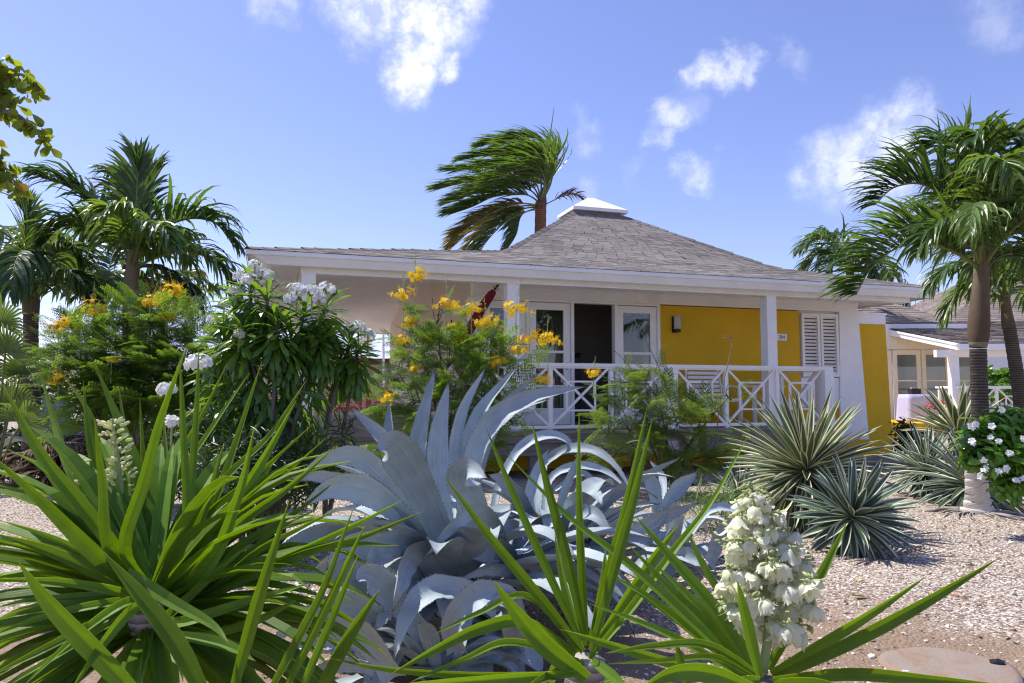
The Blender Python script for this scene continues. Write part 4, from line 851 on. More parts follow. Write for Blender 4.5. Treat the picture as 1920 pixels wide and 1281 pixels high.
# left palms
D = 10.6; h = (247, 505)
LP = dict(n=48, width=.031, start=.16)
fr = [
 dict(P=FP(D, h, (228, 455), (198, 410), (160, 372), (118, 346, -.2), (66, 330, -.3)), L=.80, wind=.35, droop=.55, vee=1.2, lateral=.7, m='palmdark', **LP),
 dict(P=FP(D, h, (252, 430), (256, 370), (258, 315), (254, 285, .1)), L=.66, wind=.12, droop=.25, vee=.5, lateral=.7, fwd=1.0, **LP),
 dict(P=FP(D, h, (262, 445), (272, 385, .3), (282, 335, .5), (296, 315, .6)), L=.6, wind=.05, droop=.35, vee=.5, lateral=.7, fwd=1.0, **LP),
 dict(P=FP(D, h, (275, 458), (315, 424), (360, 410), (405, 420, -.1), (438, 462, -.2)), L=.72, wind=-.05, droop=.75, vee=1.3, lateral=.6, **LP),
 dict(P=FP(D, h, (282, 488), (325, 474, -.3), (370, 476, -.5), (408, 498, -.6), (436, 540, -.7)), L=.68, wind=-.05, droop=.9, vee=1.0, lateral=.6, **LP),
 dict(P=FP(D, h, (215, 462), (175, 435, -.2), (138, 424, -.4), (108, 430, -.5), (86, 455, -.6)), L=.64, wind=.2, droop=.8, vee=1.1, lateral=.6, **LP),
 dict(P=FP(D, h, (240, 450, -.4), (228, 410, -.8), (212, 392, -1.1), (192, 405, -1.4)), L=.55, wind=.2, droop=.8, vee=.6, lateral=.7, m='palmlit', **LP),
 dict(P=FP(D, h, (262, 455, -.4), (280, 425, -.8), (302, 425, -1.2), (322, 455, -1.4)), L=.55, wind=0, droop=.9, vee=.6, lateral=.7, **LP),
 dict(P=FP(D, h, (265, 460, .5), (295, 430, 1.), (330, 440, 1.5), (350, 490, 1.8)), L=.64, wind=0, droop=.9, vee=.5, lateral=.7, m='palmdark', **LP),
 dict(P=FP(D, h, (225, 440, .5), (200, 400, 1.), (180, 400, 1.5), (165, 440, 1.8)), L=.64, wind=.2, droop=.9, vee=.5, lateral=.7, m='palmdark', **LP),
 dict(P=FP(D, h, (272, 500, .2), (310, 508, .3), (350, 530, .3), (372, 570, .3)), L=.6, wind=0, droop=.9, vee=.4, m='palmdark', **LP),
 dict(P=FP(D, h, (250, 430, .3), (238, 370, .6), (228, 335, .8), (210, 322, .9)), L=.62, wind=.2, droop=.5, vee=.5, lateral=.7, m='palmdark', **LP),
]
palm('palm_tree', 'tallest left palm with an upright fan of fronds and one long frond reaching left', at(243, 880, D)*[1, 1, 0], at(246, 545, D), .13, .11, fr, 'barkgrey',
     dict(P=FP(D, (245, 560), (247, 520), (250, 470), (252, 430)), R=[.115, .105, .085, .06, .045]), seed=13)
D = 11; h = (58, 560)
fr = [
 dict(P=FP(D, h, (52, 500), (48, 440), (46, 405), (40, 392)), L=0.70, n=60, wind=.05, droop=.3, vee=.6, lateral=.8, fwd=.8, width=0.027, m='palmlit'),
 dict(P=FP(D, h, (30, 505), (0, 470), (-35, 460), (-70, 480)), L=0.75, n=60, wind=.2, droop=.6, vee=.6, width=0.029),
 dict(P=FP(D, h, (80, 505), (105, 475), (130, 468), (152, 488)), L=0.70, n=60, wind=0, droop=.7, vee=.6, width=0.027),
 dict(P=FP(D, h, (88, 530, -.3), (118, 512, -.5), (148, 520, -.6), (170, 555, -.7)), L=0.64, n=60, wind=0, droop=.8, vee=.5, width=0.027, m='palmdark'),
 dict(P=FP(D, h, (30, 530, -.3), (0, 525, -.5), (-25, 560, -.6), (-38, 610, -.6)), L=0.64, n=60, wind=.1, droop=.9, vee=.4, width=0.027, m='palmdark'),
 dict(P=FP(D, h, (55, 500, -.5), (45, 470, -1.), (30, 490, -1.5), (18, 545, -1.8)), L=0.64, n=60, wind=.1, droop=1., vee=.3, width=0.027, m='palmdark'),
 dict(P=FP(D, h, (68, 490, .5), (80, 450, 1.), (92, 440, 1.5), (110, 470, 1.8)), L=0.70, n=60, wind=.1, droop=.7, vee=.4, width=0.027),
 dict(P=FP(D, h, (40, 490, .5), (20, 440, 1.), (0, 425, 1.5), (-20, 440, 1.8)), L=0.70, n=60, wind=.1, droop=.7, vee=.4, width=0.027),
]
palm('palm_tree', 'dark-trunked palm at the left edge with a pale upright centre frond', at(57, 880, D)*[1, 1, 0], at(58, 575, D), .12, .10, fr, 'bark',
     dict(P=FP(D, (58, 590), (58, 550), (56, 500)), R=[.11, .12, .08, .05]), seed=17, mats=('palm', 'palmdark'))
D = 13.5; c_ = at(185, 565, D)
fr = [dict(P=rfrond(c_, a, e, 2.3, .55, .2), L=.6, n=36, wind=.15, droop=.7, width=.036) for a, e in ((-1.6, .5), (-.8, .9), (0, 1.1), (1.5, .6), (1.2, 1.0), (2.4, .5), (-2.4, .6), (3.1, .8))]
palm('palm_tree', 'smaller palm half hidden between the two left palms', at(188, 860, D)*[1, 1, 0], c_, .12, .10, fr, 'barkgrey', seed=19, mats=('palmdark', 'palm'))
D = 14.5; c_ = at(305, 575, D)
fr = [dict(P=rfrond(c_, a, e, 1.7, .6, .2), L=.55, n=34, wind=.15, droop=.7, width=.036) for a, e in ((-1.6, .5), (-.8, .9), (.3, 1.0), (1.5, .6), (2.4, .5), (-2.4, .6), (3.1, .7))]
palm('palm_tree', 'yellow-green palm crown low behind the tallest left palm', at(305, 860, D)*[1, 1, 0], c_, .11, .09, fr, 'barkgrey', seed=23, mats=('palmyel', 'palm'))

# ------------------------------------------------------------------ leaves drawn along a midrib
PROF_AG = ([0, .12, .3, .5, .72, .88, .97, 1], [.75, .66, .80, 1.0, .74, .36, .10, .012])
PROF_YU = ([0, .06, .25, .45, .7, .9, 1], [.60, .66, .95, 1.0, .72, .30, .01])
PROF_VA = ([0, .08, .3, .55, .8, .95, 1], [.45, .5, .85, 1., .66, .22, .01])
CAMP = np.array([0, 0, CAMZ])
def imgleaf(mb, pts, w, roll=0., fold=.35, prof=PROF_YU, K=5, n=16, thick=.003, rnd=None, pw=1.6, teeth=None, twist=0., wave=0.):
    """pts from base to tip in space; w = full width in metres; roll turns the blade about its midrib, away from facing the viewer"""
    P = crv(pts, n); t = norm(np.gradient(P, axis=0)); v = norm(CAMP-P)
    side = norm(np.cross(t, v)); nr = np.cross(side, t); nr = np.where((np.sum(nr*v, 1) < 0)[:, None], -nr, nr)
    a = np.radians(roll+twist*np.linspace(-.5, 1, n))[:, None]; s2 = side*np.cos(a)+nr*np.sin(a); n2 = nr*np.cos(a)-side*np.sin(a)
    W = np.interp(np.linspace(0, 1, n), *prof)*w/2
    V = mb.strip(P, s2, n2, W, K, fold, pw, RNG.uniform(0, 1) if rnd is None else rnd, thick, wave)
    if teeth is not None:
        for e in (0, K-1):
            E = V[:, e]; L = np.linalg.norm(np.diff(E, axis=0), axis=1).sum(); m = int(L/.026)
            for q in np.linspace(.12, .93, max(2, m))+RNG.uniform(-.006, .006, max(2, m)):
                x = q*(n-1); i = int(x); f = x-i; p = E[i]*(1-f)+E[i+1]*f; d = norm(E[i+1]-E[i]); o = norm(V[i, e]-V[i, K//2]); z = RNG.uniform(.004, .009)
                teeth.add([p-d*.006-o*.002, p+d*.006-o*.002, p+o*z+d*.004], None, [(0, 1, 2)])
    return P
def D3(D0, *pts): return [at(p[0], p[1], D0+(p[2] if len(p) > 2 else 0)) for p in pts]

# ------------------------------------------------------------------ the big blue agave and its neighbours
def agave(name, label, loc, leaves, extra, group=None, seed=1, R=1.0, cz=.3):
    t = thing(name, label, 'agave', loc, 0, group); lf, th = MB(), MB(); r = np.random.default_rng(seed)
    for pts, w, kw in leaves:
        k = dict(roll=0, fold=.5, prof=PROF_AG, K=7, n=20, thick=.014, teeth=th); k.update(kw); imgleaf(lf, pts, w*.76, wave=.10, **k)
    c = np.array(loc, float)
    for q in range(extra):
        a = q*2.39996+r.uniform(-.3, .3); el = math.radians(r.uniform(5, 62)); l = R*r.uniform(.7, 1.05); d = np.array([math.cos(a)*math.cos(el), math.sin(a)*math.cos(el), math.sin(el)])
        p = c+np.array([0, 0, cz*r.uniform(.2, .8)])+np.array([d[0], d[1], 0])*.07; P = [p]; sag = r.uniform(.25, .9)
        for s in range(9): d = norm(d+np.array([0, 0, -1])*sag*(.03+.055*s)); p = p+d*l/9; p[2] = max(p[2], .03+.01*(s % 2)); P.append(p.copy())
        P = crv(P, 18); ref = norm(np.array([-math.sin(a), math.cos(a), 0.])); tt = norm(np.gradient(P, axis=0)); nr = norm(np.cross(ref, tt)); nr = np.where(nr[:, 2:] < 0, -nr, nr); W = np.interp(np.linspace(0, 1, 18), *PROF_AG)*R*r.uniform(.085, .115)
        V = lf.strip(P, np.broadcast_to(ref, P.shape), nr, W, 7, .38, 1.6, r.uniform(0, 1), .014)
        for e in (0, 6):
            for i in range(2, 16):
                for f in (0., .5):
                    pp = V[i, e]*(1-f)+V[i+1, e]*f; dd = norm(V[i+1, e]-V[i, e]); oo = norm(V[i, e]-V[i, 3]); th.add([pp-dd*.006-oo*.002, pp+dd*.006-oo*.002, pp+oo*r.uniform(.004, .008)+dd*.003], None, [(0, 1, 2)])
    lf.build('rosette', M['agave'], t, True); th.build('teeth', M['tooth'], t); return t
A0 = 3.75
AL = [
 (D3(A0, (800, 985), (783, 880, .15), (790, 800, .2), (817, 687, .25)), .135, dict(roll=14)),
 (D3(A0, (842, 1010, -.1), (822, 900, 0), (822, 810, .05), (842, 712, .1)), .150, dict(roll=-8, fold=.5)),
 (D3(A0, (849, 975), (848, 870, .3), (866, 770, .4), (912, 687, .45)), .100, dict(roll=-20)),
 (D3(A0, (868, 1000), (876, 880, .1), (900, 780, .2), (974, 682, .3)), .125, dict(roll=30, fold=.7)),
 (D3(A0, (880, 985), (900, 860, 0), (935, 775, 0), (1007, 699, 0)), .105, dict(roll=-14)),
 (D3(A0, (868, 1030, -.1), (880, 900, -.1), (918, 800, -.1), (992, 748, -.1), (1101, 724, -.1)), .150, dict(roll=22, fold=.5)),
 (D3(A0, (880, 1020), (905, 850, .05), (960, 775, .05), (1031, 748, .05)), .10, dict(roll=40, fold=.5)),
 (D3(A0, (800, 960), (760, 870, .2), (715, 815, .3), (655, 762, .35)), .125, dict(roll=12)),
 (D3(A0, (745, 880, .5), (733, 820, .55), (730, 752, .6)), .085, dict(roll=20, fold=1.0)),
 (D3(A0, (848, 1050, -.2), (795, 930, -.35), (752, 855, -.5), (728, 832, -.7), (705, 845, -.9)), .235, dict(roll=6, fold=.25)),
 (D3(A0, (828, 1030, 0), (745, 920, 0), (680, 858, -.05), (620, 856, -.1), (558, 892, -.1)), .165, dict(roll=28, fold=.35)),
 (D3(A0, (822, 1035, -.2), (735, 950, -.35), (675, 915, -.45), (620, 915, -.5), (565, 950, -.55)), .180, dict(roll=14, fold=.35)),
 (D3(A0, (800, 1020, .2), (680, 920, .25), (610, 892, .2), (540, 898, .2)), .12, dict(roll=26)),
 (D3(A0, (780, 1060, 0), (680, 1010, -.2), (590, 1000, -.4), (498, 1045, -.6)), .15, dict(roll=24)),
 (D3(A0, (905, 1020, 0), (892, 950, -.15), (868, 900, -.35), (880, 882, -.6), (914, 896, -.7)), .20, dict(roll=10, fold=.3)),
 (D3(A0, (950, 1050, -.2), (935, 985, -.4), (895, 955, -.6), (842, 990, -.8), (798, 1046, -.9)), .10, dict(roll=38)),
 (D3(A0, (830, 1060, -.2), (775, 1015, -.5), (735, 1015, -.7), (700, 1040, -.9), (690, 1062, -.95)), .15, dict(roll=25)),
 (D3(A0, (850, 1060, -.2), (800, 1030, -.5), (762, 1050, -.8), (745, 1100, -1.0), (737, 1148, -1.0)), .135, dict(roll=30, twist=40)),
 (D3(A0, (930, 1150, -.5), (880, 1112, -.7), (815, 1108, -.9), (768, 1150, -1.0), (737, 1240, -1.05)), .145, dict(roll=-30, fold=.4)),
 (D3(A0, (760, 1215, -.5), (680, 1140, -.8), (600, 1145, -.9), (500, 1205, -1.0)), .16, dict(roll=18)),
 (D3(A0, (760, 1150, -.4), (690, 1090, -.6), (630, 1070, -.7), (560, 1095, -.75)), .16, dict(roll=12)),
 (D3(A0, (1000, 1130, -.2), (960, 1075, -.4), (915, 1065, -.5), (850, 1092, -.6)), .095, dict(roll=40)),
 (D3(A0, (990, 1080, -.2), (945, 1030, -.3), (905, 1030, -.4), (862, 1036, -.5)), .16, dict(roll=35)),
 (D3(A0, (800, 1080, -.3), (740, 1040, -.5), (690, 1020, -.6), (640, 1030, -.7), (612, 1070, -.75)), .17, dict(roll=15)),
 (D3(A0, (790, 1190, -.8), (735, 1120, -.95), (690, 1080, -1.0), (665, 1090, -1.05)), .15, dict(roll=-12)),
 (D3(A0, (860, 1220, -.9), (850, 1170, -1.0), (900, 1120, -1.05), (960, 1130, -1.0), (985, 1200, -1.0)), .14, dict(roll=25)),
 (D3(A0, (960, 1240, -.8), (965, 1170, -1.0), (945, 1130, -1.0), (905, 1140, -1.1)), .14, dict(roll=10)),
 (D3(A0, (740, 1270, -1.), (680, 1190, -1.1), (610, 1185, -1.15), (540, 1215, -1.2)), .15, dict(roll=18)),
 (D3(A0, (700, 1250, -1.), (640, 1240, -1.), (590, 1250, -1.05)), .10, dict(roll=40)),
]
agave('blue_agave', 'huge blue-grey agave with broad toothed leaves in the middle foreground', at(850, 1215, A0-.15)*[1, 1, 0], AL, 40, seed=4, R=.95, cz=.35)
B0 = 4.5
BL = [
 (D3(B0, (925, 1010, -.2), (935, 920, -.1), (975, 845), (1024, 818), (1062, 826), (1076, 850)), .105, dict(roll=40)),
 (D3(B0, (990, 1010), (1005, 900, 0), (1050, 850, 0), (1105, 845, -.1), (1150, 872, -.2), (1190, 930, -.3)), .10, dict(roll=42)),
 (D3(B0, (1020, 1000, .1), (1030, 905, .2), (1080, 876, .2), (1135, 885, .2), (1178, 920, .1)), .09, dict(roll=40)),
 (D3(B0, (1010, 1060, -.2), (998, 960, -.2), (1010, 890, -.1), (1028, 842, 0)), .14, dict(roll=8, fold=.5)),
 (D3(B0, (1037, 1010, 0), (1060, 920, 0), (1100, 827, 0)), .07, dict(roll=10, fold=.8)),
 (D3(B0, (1095, 1010, -.1), (1140, 940, -.1), (1205, 892, 0), (1278, 857, 0)), .085, dict(roll=-30)),
 (D3(B0, (1130, 1060, -.1), (1190, 995, -.2), (1250, 965, -.2), (1312, 942, -.3)), .12, dict(roll=-25, fold=.5)),
 (D3(B0, (1180, 1060, -.2), (1220, 1010, -.2), (1255, 955, -.2)), .06, dict(roll=10)),
 (D3(B0, (1030, 1060, -.2), (985, 950, -.3), (945, 900, -.4), (915, 890, -.6)), .13, dict(roll=20)),
 (D3(B0, (1040, 1050, -.3), (1060, 980, -.5), (1110, 965, -.7), (1150, 1010, -.8)), .13, dict(roll=20)),
 (D3(B0, (1010, 1080, -.3), (965, 1000, -.5), (950, 1010, -.7), (955, 1100, -.8)), .14, dict(roll=-15)),
 (D3(B0, (1040, 920, .5), (1093, 888, .6), (1135, 935, .6)), .06, dict(roll=30)),
 (D3(B0, (1200, 1110, -.4), (1270, 1050, -.5), (1330, 1060, -.6)), .17, dict(roll=20)),
]
agave('blue_agave', 'blue-grey agave with thin arching leaves behind the middle yucca', at(1060, 1100, B0)*[1, 1, 0], BL, 34, seed=8, R=.85, cz=.35)
C0 = 5.1
CL = [
 (D3(C0, (1236, 965), (1270, 915, .1), (1308, 886, .1)), .15, dict(roll=-15, fold=.6)),
 (D3(C0, (1235, 965), (1225, 910, 0), (1200, 880, 0)), .14, dict(roll=10, fold=.5)),
 (D3(C0, (1330, 1050, -.6), (1352, 1000, -.6), (1392, 958, -.6)), .15, dict(roll=-25)),
 (D3(C0, (1240, 970), (1245, 900, .2), (1218, 862, .3)), .08, dict(roll=30)),
 (D3(C0, (1290, 1010, -.2), (1330, 960, -.2), (1370, 955, -.2), (1395, 985, -.3)), .09, dict(roll=35)),
]
agave('blue_agave', 'smaller blue-grey agave with blotched leaves below the feathery bush', at(1262, 1045, C0)*[1, 1, 0], CL, 16, seed=12, R=.55, cz=.22)
agave('blue_agave', 'far blue-grey agave with drooping leaves beside the dark left palm trunk', at(100, 880, 10.2)*[1, 1, 0]+np.array([0, 0, 0]), [
 (D3(10.2, (98, 840), (85, 790), (66, 770), (58, 800), (60, 850)), .2, dict(roll=30)), (D3(10.2, (100, 840), (104, 780), (118, 758), (130, 775)), .2, dict(roll=20)), (D3(10.2, (100, 840), (92, 770), (80, 740)), .18, dict(roll=10)),
 (D3(10.2, (100, 840), (110, 790), (122, 800), (126, 850)), .2, dict(roll=20))], 22, seed=15, R=1.0, cz=.5)
# little rosettes and succulents under it
for k, (px, py, Y, s) in enumerate(((820, 1150, 3.0, .26), (700, 1180, 3.1, .24))):
    agave('young_agave', ['young blue agave with curled leaves under the middle of the huge agave', 'young blue agave low on the left under the huge agave'][k], at(px, py+45, Y)*[1, 1, 0], [], 16, seed=30+k, R=s*1.6, cz=.12, group='young agaves at the foot of the big one')

# ------------------------------------------------------------------ variegated agaves: dense balls of straight striped leaves
def rosette(name, label, c, R, n, axis=(0, -.25, 1), wid=.045, mat='varieg', seed=1, base=None, lo=-.75, group='cream-edged agaves on the gravel', droopy=.12, trunk=True):
    r = np.random.default_rng(seed); c = np.array(c, float); ax = norm(np.array(axis, float)); x = norm(np.cross(ax, [0.1, .3, .2])); y = np.cross(ax, x); mb = MB()
    t = thing(name, label, 'agave', (c[0], c[1], 0), 0, group)
    for q in range(n):
        u = 1-(1-lo)*(q+.5)/n; u = max(-1, min(1, u+r.normal(0, .03))); a = q*2.39996+r.normal(0, .08); rr = math.sqrt(1-u*u)
        d = norm(ax*u+x*math.cos(a)*rr+y*math.sin(a)*rr); l = R*(.72+.36*min(1, (u+1)*.8))*r.uniform(.86, 1.06)
        p0 = c+d*R*.05-ax*R*.12*(1-u)*.6; P = [p0]; dd = d.copy()
        for s in range(7): dd = norm(dd+np.array([0, 0, -1])*droopy*(.1+.05*s)*(1 if u < .5 else .4)); P.append(P[-1]+dd*l/7)
        P = np.array(P); sd0 = norm(np.cross(d, ax if abs(d@ax) < .97 else x)); tt = norm(np.gradient(P, axis=0)); nr = norm(np.cross(sd0, tt)); nr = nr if nr[3]@ax > 0 else -nr
        W = np.interp(np.linspace(0, 1, 8), *PROF_VA)*wid/2*r.uniform(.85, 1.15)*(1.25 if u < -.2 else 1)
        mb.strip(P, np.broadcast_to(sd0, P.shape), nr, W, 7, .45, 1.4, r.uniform(0, 1), .004)
    mb.build('rosette', M[mat], t, True)
    if trunk: q = MB(); q.tube([(c[0], c[1], -.03), c-ax*R*.05], [R*.13, R*.10], 9); q.build('stem', M['stemgrey'], t, True)
    return t
rosette('striped_agave', 'largest cream-edged agave, a big spiky ball in front of the veranda corner', at(1512, 880, 6.4), .66, 180, (-.05, -.42, 1), .062, seed=3, lo=-.8)
rosette('striped_agave', 'lower cream-edged agave leaning forward at the right foot of the largest one', at(1598, 968, 5.55), .44, 110, (.25, -.65, .8), .058, 'vargrey', seed=5, lo=-.72)
rosette('striped_agave', 'cream-edged agave by the paving next to the garden wall', at(1737, 880, 8.5), .50, 110, (-.1, -.3, 1), .05, 'vargrey', seed=6, lo=-.7)
rosette('striped_agave', 'cream-edged agave sprawling behind the whitewashed palm foot', at(1822, 905, 7.75), .62, 130, (.1, -.5, .8), .05, 'vargrey', seed=7, lo=-.7, droopy=.2)
rosette('striped_agave', 'broad-leaved yellowish agave in front of the neighbouring terrace', at(1797, 815, 9.6), .66, 46, (-.1, -.1, 1), .10, 'varieg', seed=9, lo=.0)
rosette('striped_agave', 'little cream-edged agave half hidden in the grass left of the largest one', at(1384, 925, 6.9), .28, 46, (0, -.2, 1), .03, 'vargrey', seed=10, lo=-.3)
q = MB(); q.tube([at(1797, 815, 9.6)*[1, 1, 0], at(1797, 815, 9.6)], .05, 8)

# ------------------------------------------------------------------ yuccas in the foreground
def pxw(w, D): return w*D/F_PX
YL = [  # (tip, mids..., base), width px, depth base, depth tip, roll
 ([(0, 716), (84, 860), (150, 945), (200, 1010)], 46, 1.75, 1.70, 10), ([(74, 691), (104, 792), (131, 872), (190, 985)], 32, 1.95, 2.15, 25), ([(-20, 850), (70, 930), (150, 1010), (205, 1062)], 50, 1.7, 1.55, 12),
 ([(118, 703), (169, 783), (190, 900), (215, 1000)], 28, 1.95, 2.1, 30), ([(156, 712), (168, 838), (205, 985)], 24, 1.9, 2.05, 20), ([(177, 783), (190, 902), (205, 1040)], 34, 1.72, 1.68, 12),
 ([(177, 682), (219, 783), (253, 872), (275, 975)], 40, 1.95, 2.1, 12), ([(352, 644), (300, 783), (268, 902), (232, 1030)], 40, 1.75, 1.75, 18), ([(373, 649), (368, 800), (352, 960)], 26, 1.95, 2.1, 15),
 ([(337, 665), (343, 817), (348, 990)], 28, 1.85, 1.95, 12), ([(426, 682), (379, 775), (315, 890), (285, 990)], 20, 2.0, 2.3, 40), ([(468, 699), (400, 800), (300, 960)], 18, 2.0, 2.3, 40),
 ([(491, 678), (450, 809), (412, 920), (360, 1020)], 28, 1.95, 2.15, 25), ([(575, 712), (506, 817), (421, 900), (330, 1020)], 22, 1.95, 2.15, 35), ([(556, 750), (500, 850), (450, 930), (385, 1030)], 40, 1.85, 1.95, 18),
 ([(478, 799), (448, 930), (395, 1060)], 38, 1.75, 1.75, 12), ([(587, 795), (480, 890), (380, 970), (300, 1085)], 24, 1.9, 2.05, 35), ([(613, 820), (520, 900), (422, 985), (325, 1090)], 20, 1.9, 2.05, 40),
 ([(629, 837), (540, 915), (450, 980), (345, 1085)], 32, 1.8, 1.85, 20), ([(638, 896), (550, 965), (460, 1020), (365, 1120)], 22, 1.8, 1.9, 40), ([(608, 947), (500, 1010), (375, 1120)], 18, 1.85, 2.0, 40),
 ([(640, 951), (560, 990), (480, 1032), (365, 1130)], 22, 1.8, 1.85, 40), ([(34, 1053), (100, 1140), (190, 1235), (280, 1330)], 62, 1.45, 1.35, 8), ([(192, 1035), (262, 1120), (330, 1210), (395, 1330)], 60, 1.5, 1.5, 14),
 ([(430, 1208), (395, 1172), (320, 1130), (237, 1078)], 42, 1.65, 1.5, 20), ([(-5, 974), (110, 1015), (210, 1068)], 24, 1.75, 1.6, 30), ([(-10, 1000), (90, 1035), (205, 1085)], 42, 1.7, 1.55, 20),
 ([(-10, 1028), (100, 1055), (220, 1095)], 22, 1.75, 1.65, 40), ([(-30, 1086), (110, 1092), (225, 1112)], 30, 1.65, 1.5, 20), ([(-10, 1141), (60, 1128), (215, 1118)], 24, 1.75, 1.7, 35), ([(-10, 1165), (70, 1145), (215, 1125)], 24, 1.75, 1.65, 35),
 ([(-10, 1190), (90, 1155), (220, 1130)], 26, 1.7, 1.6, 30), ([(-20, 1268), (70, 1225), (220, 1150)], 30, 1.65, 1.5, 20), ([(-10, 1300), (100, 1235), (225, 1160)], 26, 1.65, 1.5, 35),
 ([(541, 943), (500, 1070), (470, 1170), (432, 1310)], 42, 1.5, 1.5, 14), ([(665, 946), (610, 1100), (560, 1200), (495, 1320)], 28, 1.5, 1.5, 30), ([(684, 985), (620, 1120), (520, 1320)], 28, 1.5, 1.5, 20), ([(672, 1040), (620, 1170), (555, 1320)], 26, 1.5, 1.5, 25),
 ([(712, 1105), (650, 1200), (585, 1320)], 42, 1.5, 1.45, 15), ([(796, 958), (680, 1005), (560, 1040), (400, 1110)], 26, 1.8, 1.85, 35), ([(759, 936), (650, 990), (440, 1085)], 22, 1.85, 1.95, 35),
 ([(579, 1095), (480, 1125), (330, 1170)], 34, 1.7, 1.7, 25), ([(562, 1122), (470, 1165), (340, 1200)], 28, 1.7, 1.65, 35), ([(480, 1240), (420, 1210), (330, 1190)], 36, 1.6, 1.5, 20),
 ([(306, 770), (310, 880), (300, 1000)], 22, 2.05, 2.3, 30), ([(262, 745), (268, 880), (280, 1010)], 24, 2.1, 2.3, 30), ([(222, 720), (240, 860), (262, 990)], 24, 2.1, 2.35, 30), ([(520, 860), (440, 960), (350, 1070)], 30, 1.85, 1.9, 25), ([(420, 830), (390, 940), (340, 1060)], 34, 1.9, 1.95, 15),
 ([(20, 770), (90, 890), (180, 1000)], 26, 1.9, 2.0, 30), ([(470, 1020), (400, 1080), (310, 1160)], 30, 1.75, 1.7, 25), ([(130, 1300), (190, 1210), (250, 1140)], 34, 1.5, 1.35, 20), ([(40, 1290), (150, 1190), (240, 1130)], 30, 1.6, 1.45, 30),
]
def yucca(name, label, head, leaves, extra, R, seed, avoid=None, centre=None):
    head = np.array(head, float); t = thing(name, label, 'yucca', (head[0], head[1], 0)); lf = MB(); r = np.random.default_rng(seed)
    for pts, w, d0, d1, roll in leaves:
        m = len(pts); P = [at(p[0], p[1], d0+(d1-d0)*(m-1-i)/(m-1)) for i, p in enumerate(pts)][::-1]
        hd = np.array(centre if centre else (0, 0, 0), float)
        if centre and abs(pts[-1][0]-hd[0]) < 200 and pts[-1][1] < 1190: P = [at(hd[0]+(pts[-1][0]-hd[0])*.22, hd[1]+(pts[-1][1]-hd[1])*.22, hd[2])]+P
        imgleaf(lf, P, pxw(w, (d0+d1)/2)*.57/max(.7, math.cos(math.radians(roll))), roll*(1 if r.uniform() < .5 else -1), .60, PROF_YU, 3, 20, .0022, r.uniform(0, 1), pw=1., twist=r.uniform(-14, 14))
    for q in range(extra):
        a = q*2.39996+r.uniform(-.2, .2); u = r.uniform(-.4, .85); rr = math.sqrt(1-u*u); d = np.array([math.cos(a)*rr, math.sin(a)*rr, u]); l = R*r.uniform(.7, 1.0)
        if avoid is not None and avoid(d): continue
        p = head+d*.03-np.array([0, 0, .10*(1-u)*.5]); P = [p]
        for s in range(7): d = norm(d+np.array([0, 0, -1])*(.03+.05*s)*r.uniform(.2, 1.1)); p = p+d*l/7; P.append(p)
        P = np.array(P); tt = norm(np.gradient(P, axis=0)); sd = norm(np.cross(tt, [0, 0, 1.])+r.normal(0, .15, 3)); nr = norm(np.cross(sd, tt)); nr = np.where(nr[:, 2:] < 0, -nr, nr)
        lf.strip(P, sd, nr, np.interp(np.linspace(0, 1, 8), *PROF_YU)*.024*r.uniform(.8, 1.15), 3, .6, 1., r.uniform(0, 1), .002)
    lf.build('leaves', M['yucca'], t, False)
    q = MB(); q.tube(crv([(head[0]+.04, head[1]+.03, -.05), (head[0]-.02, head[1], head[2]*.5), head], 10), np.interp(np.linspace(0, 1, 10), [0, 1], [.075, .045]), 10); q.build('trunk', M['barkgrey'], t, True)
    return t
yl = yucca('yucca', 'large bright green yucca filling the left foreground', at(285, 1120, 1.82), YL, 200, .60, 21, lambda d: d[1] < -.45 and d[2] > -.1, (300, 1135, 1.83))
ML = [
 ([(833, 893), (920, 1010), (1010, 1120), (1092, 1222)], 34, 1.75, 1.62, 12), ([(908, 795), (965, 930), (1035, 1085), (1090, 1200)], 27, 1.8, 1.85, 22), ([(995, 782), (1030, 920), (1065, 1050), (1098, 1200)], 34, 1.78, 1.8, 12),
 ([(1086, 770), (1087, 930), (1092, 1080), (1100, 1210)], 27, 1.8, 1.85, 15), ([(1213, 765), (1178, 930), (1140, 1080), (1105, 1210)], 36, 1.75, 1.8, 16), ([(1223, 786), (1190, 930), (1155, 1060), (1110, 1220)], 34, 1.72, 1.72, 10),
 ([(1405, 812), (1335, 940), (1262, 1035), (1185, 1140), (1105, 1235)], 26, 1.75, 1.9, 14), ([(925, 1089), (975, 1160), (1030, 1220), (1100, 1272)], 64, 1.62, 1.5, 6), ([(1272, 985), (1215, 1060), (1112, 1215)], 30, 1.85, 1.95, 20),
 ([(1040, 1000), (1060, 1100), (1092, 1215)], 26, 1.85, 1.95, 25), ([(1135, 1030), (1130, 1100), (1108, 1210)], 30, 1.85, 1.95, 12), ([(733, 1264), (820, 1215), (905, 1175), (985, 1165), (1080, 1225)], 40, 1.7, 1.5, 20),
 ([(771, 1278), (870, 1238), (960, 1205), (1085, 1240)], 24, 1.68, 1.5, 25), ([(812, 1190), (900, 1150), (990, 1120), (1085, 1220)], 22, 1.75, 1.65, 30), ([(620, 1235), (740, 1255), (900, 1265), (1080, 1262)], 22, 1.65, 1.45, 30),
 ([(700, 1290), (850, 1280), (1080, 1262)], 36, 1.6, 1.4, 20), ([(1185, 1300), (1150, 1270), (1110, 1240)], 34, 1.65, 1.5, 15), ([(985, 1290), (1030, 1270), (1090, 1250)], 34, 1.65, 1.5, 15), ([(1010, 1220), (1050, 1235), (1095, 1245)], 24, 1.7, 1.6, 20),
]
yucca('yucca', 'young bright green yucca with slender upright leaves in the centre foreground', at(1100, 1235, 1.75), ML, 16, .45, 31, lambda d: d[2] > -.05)
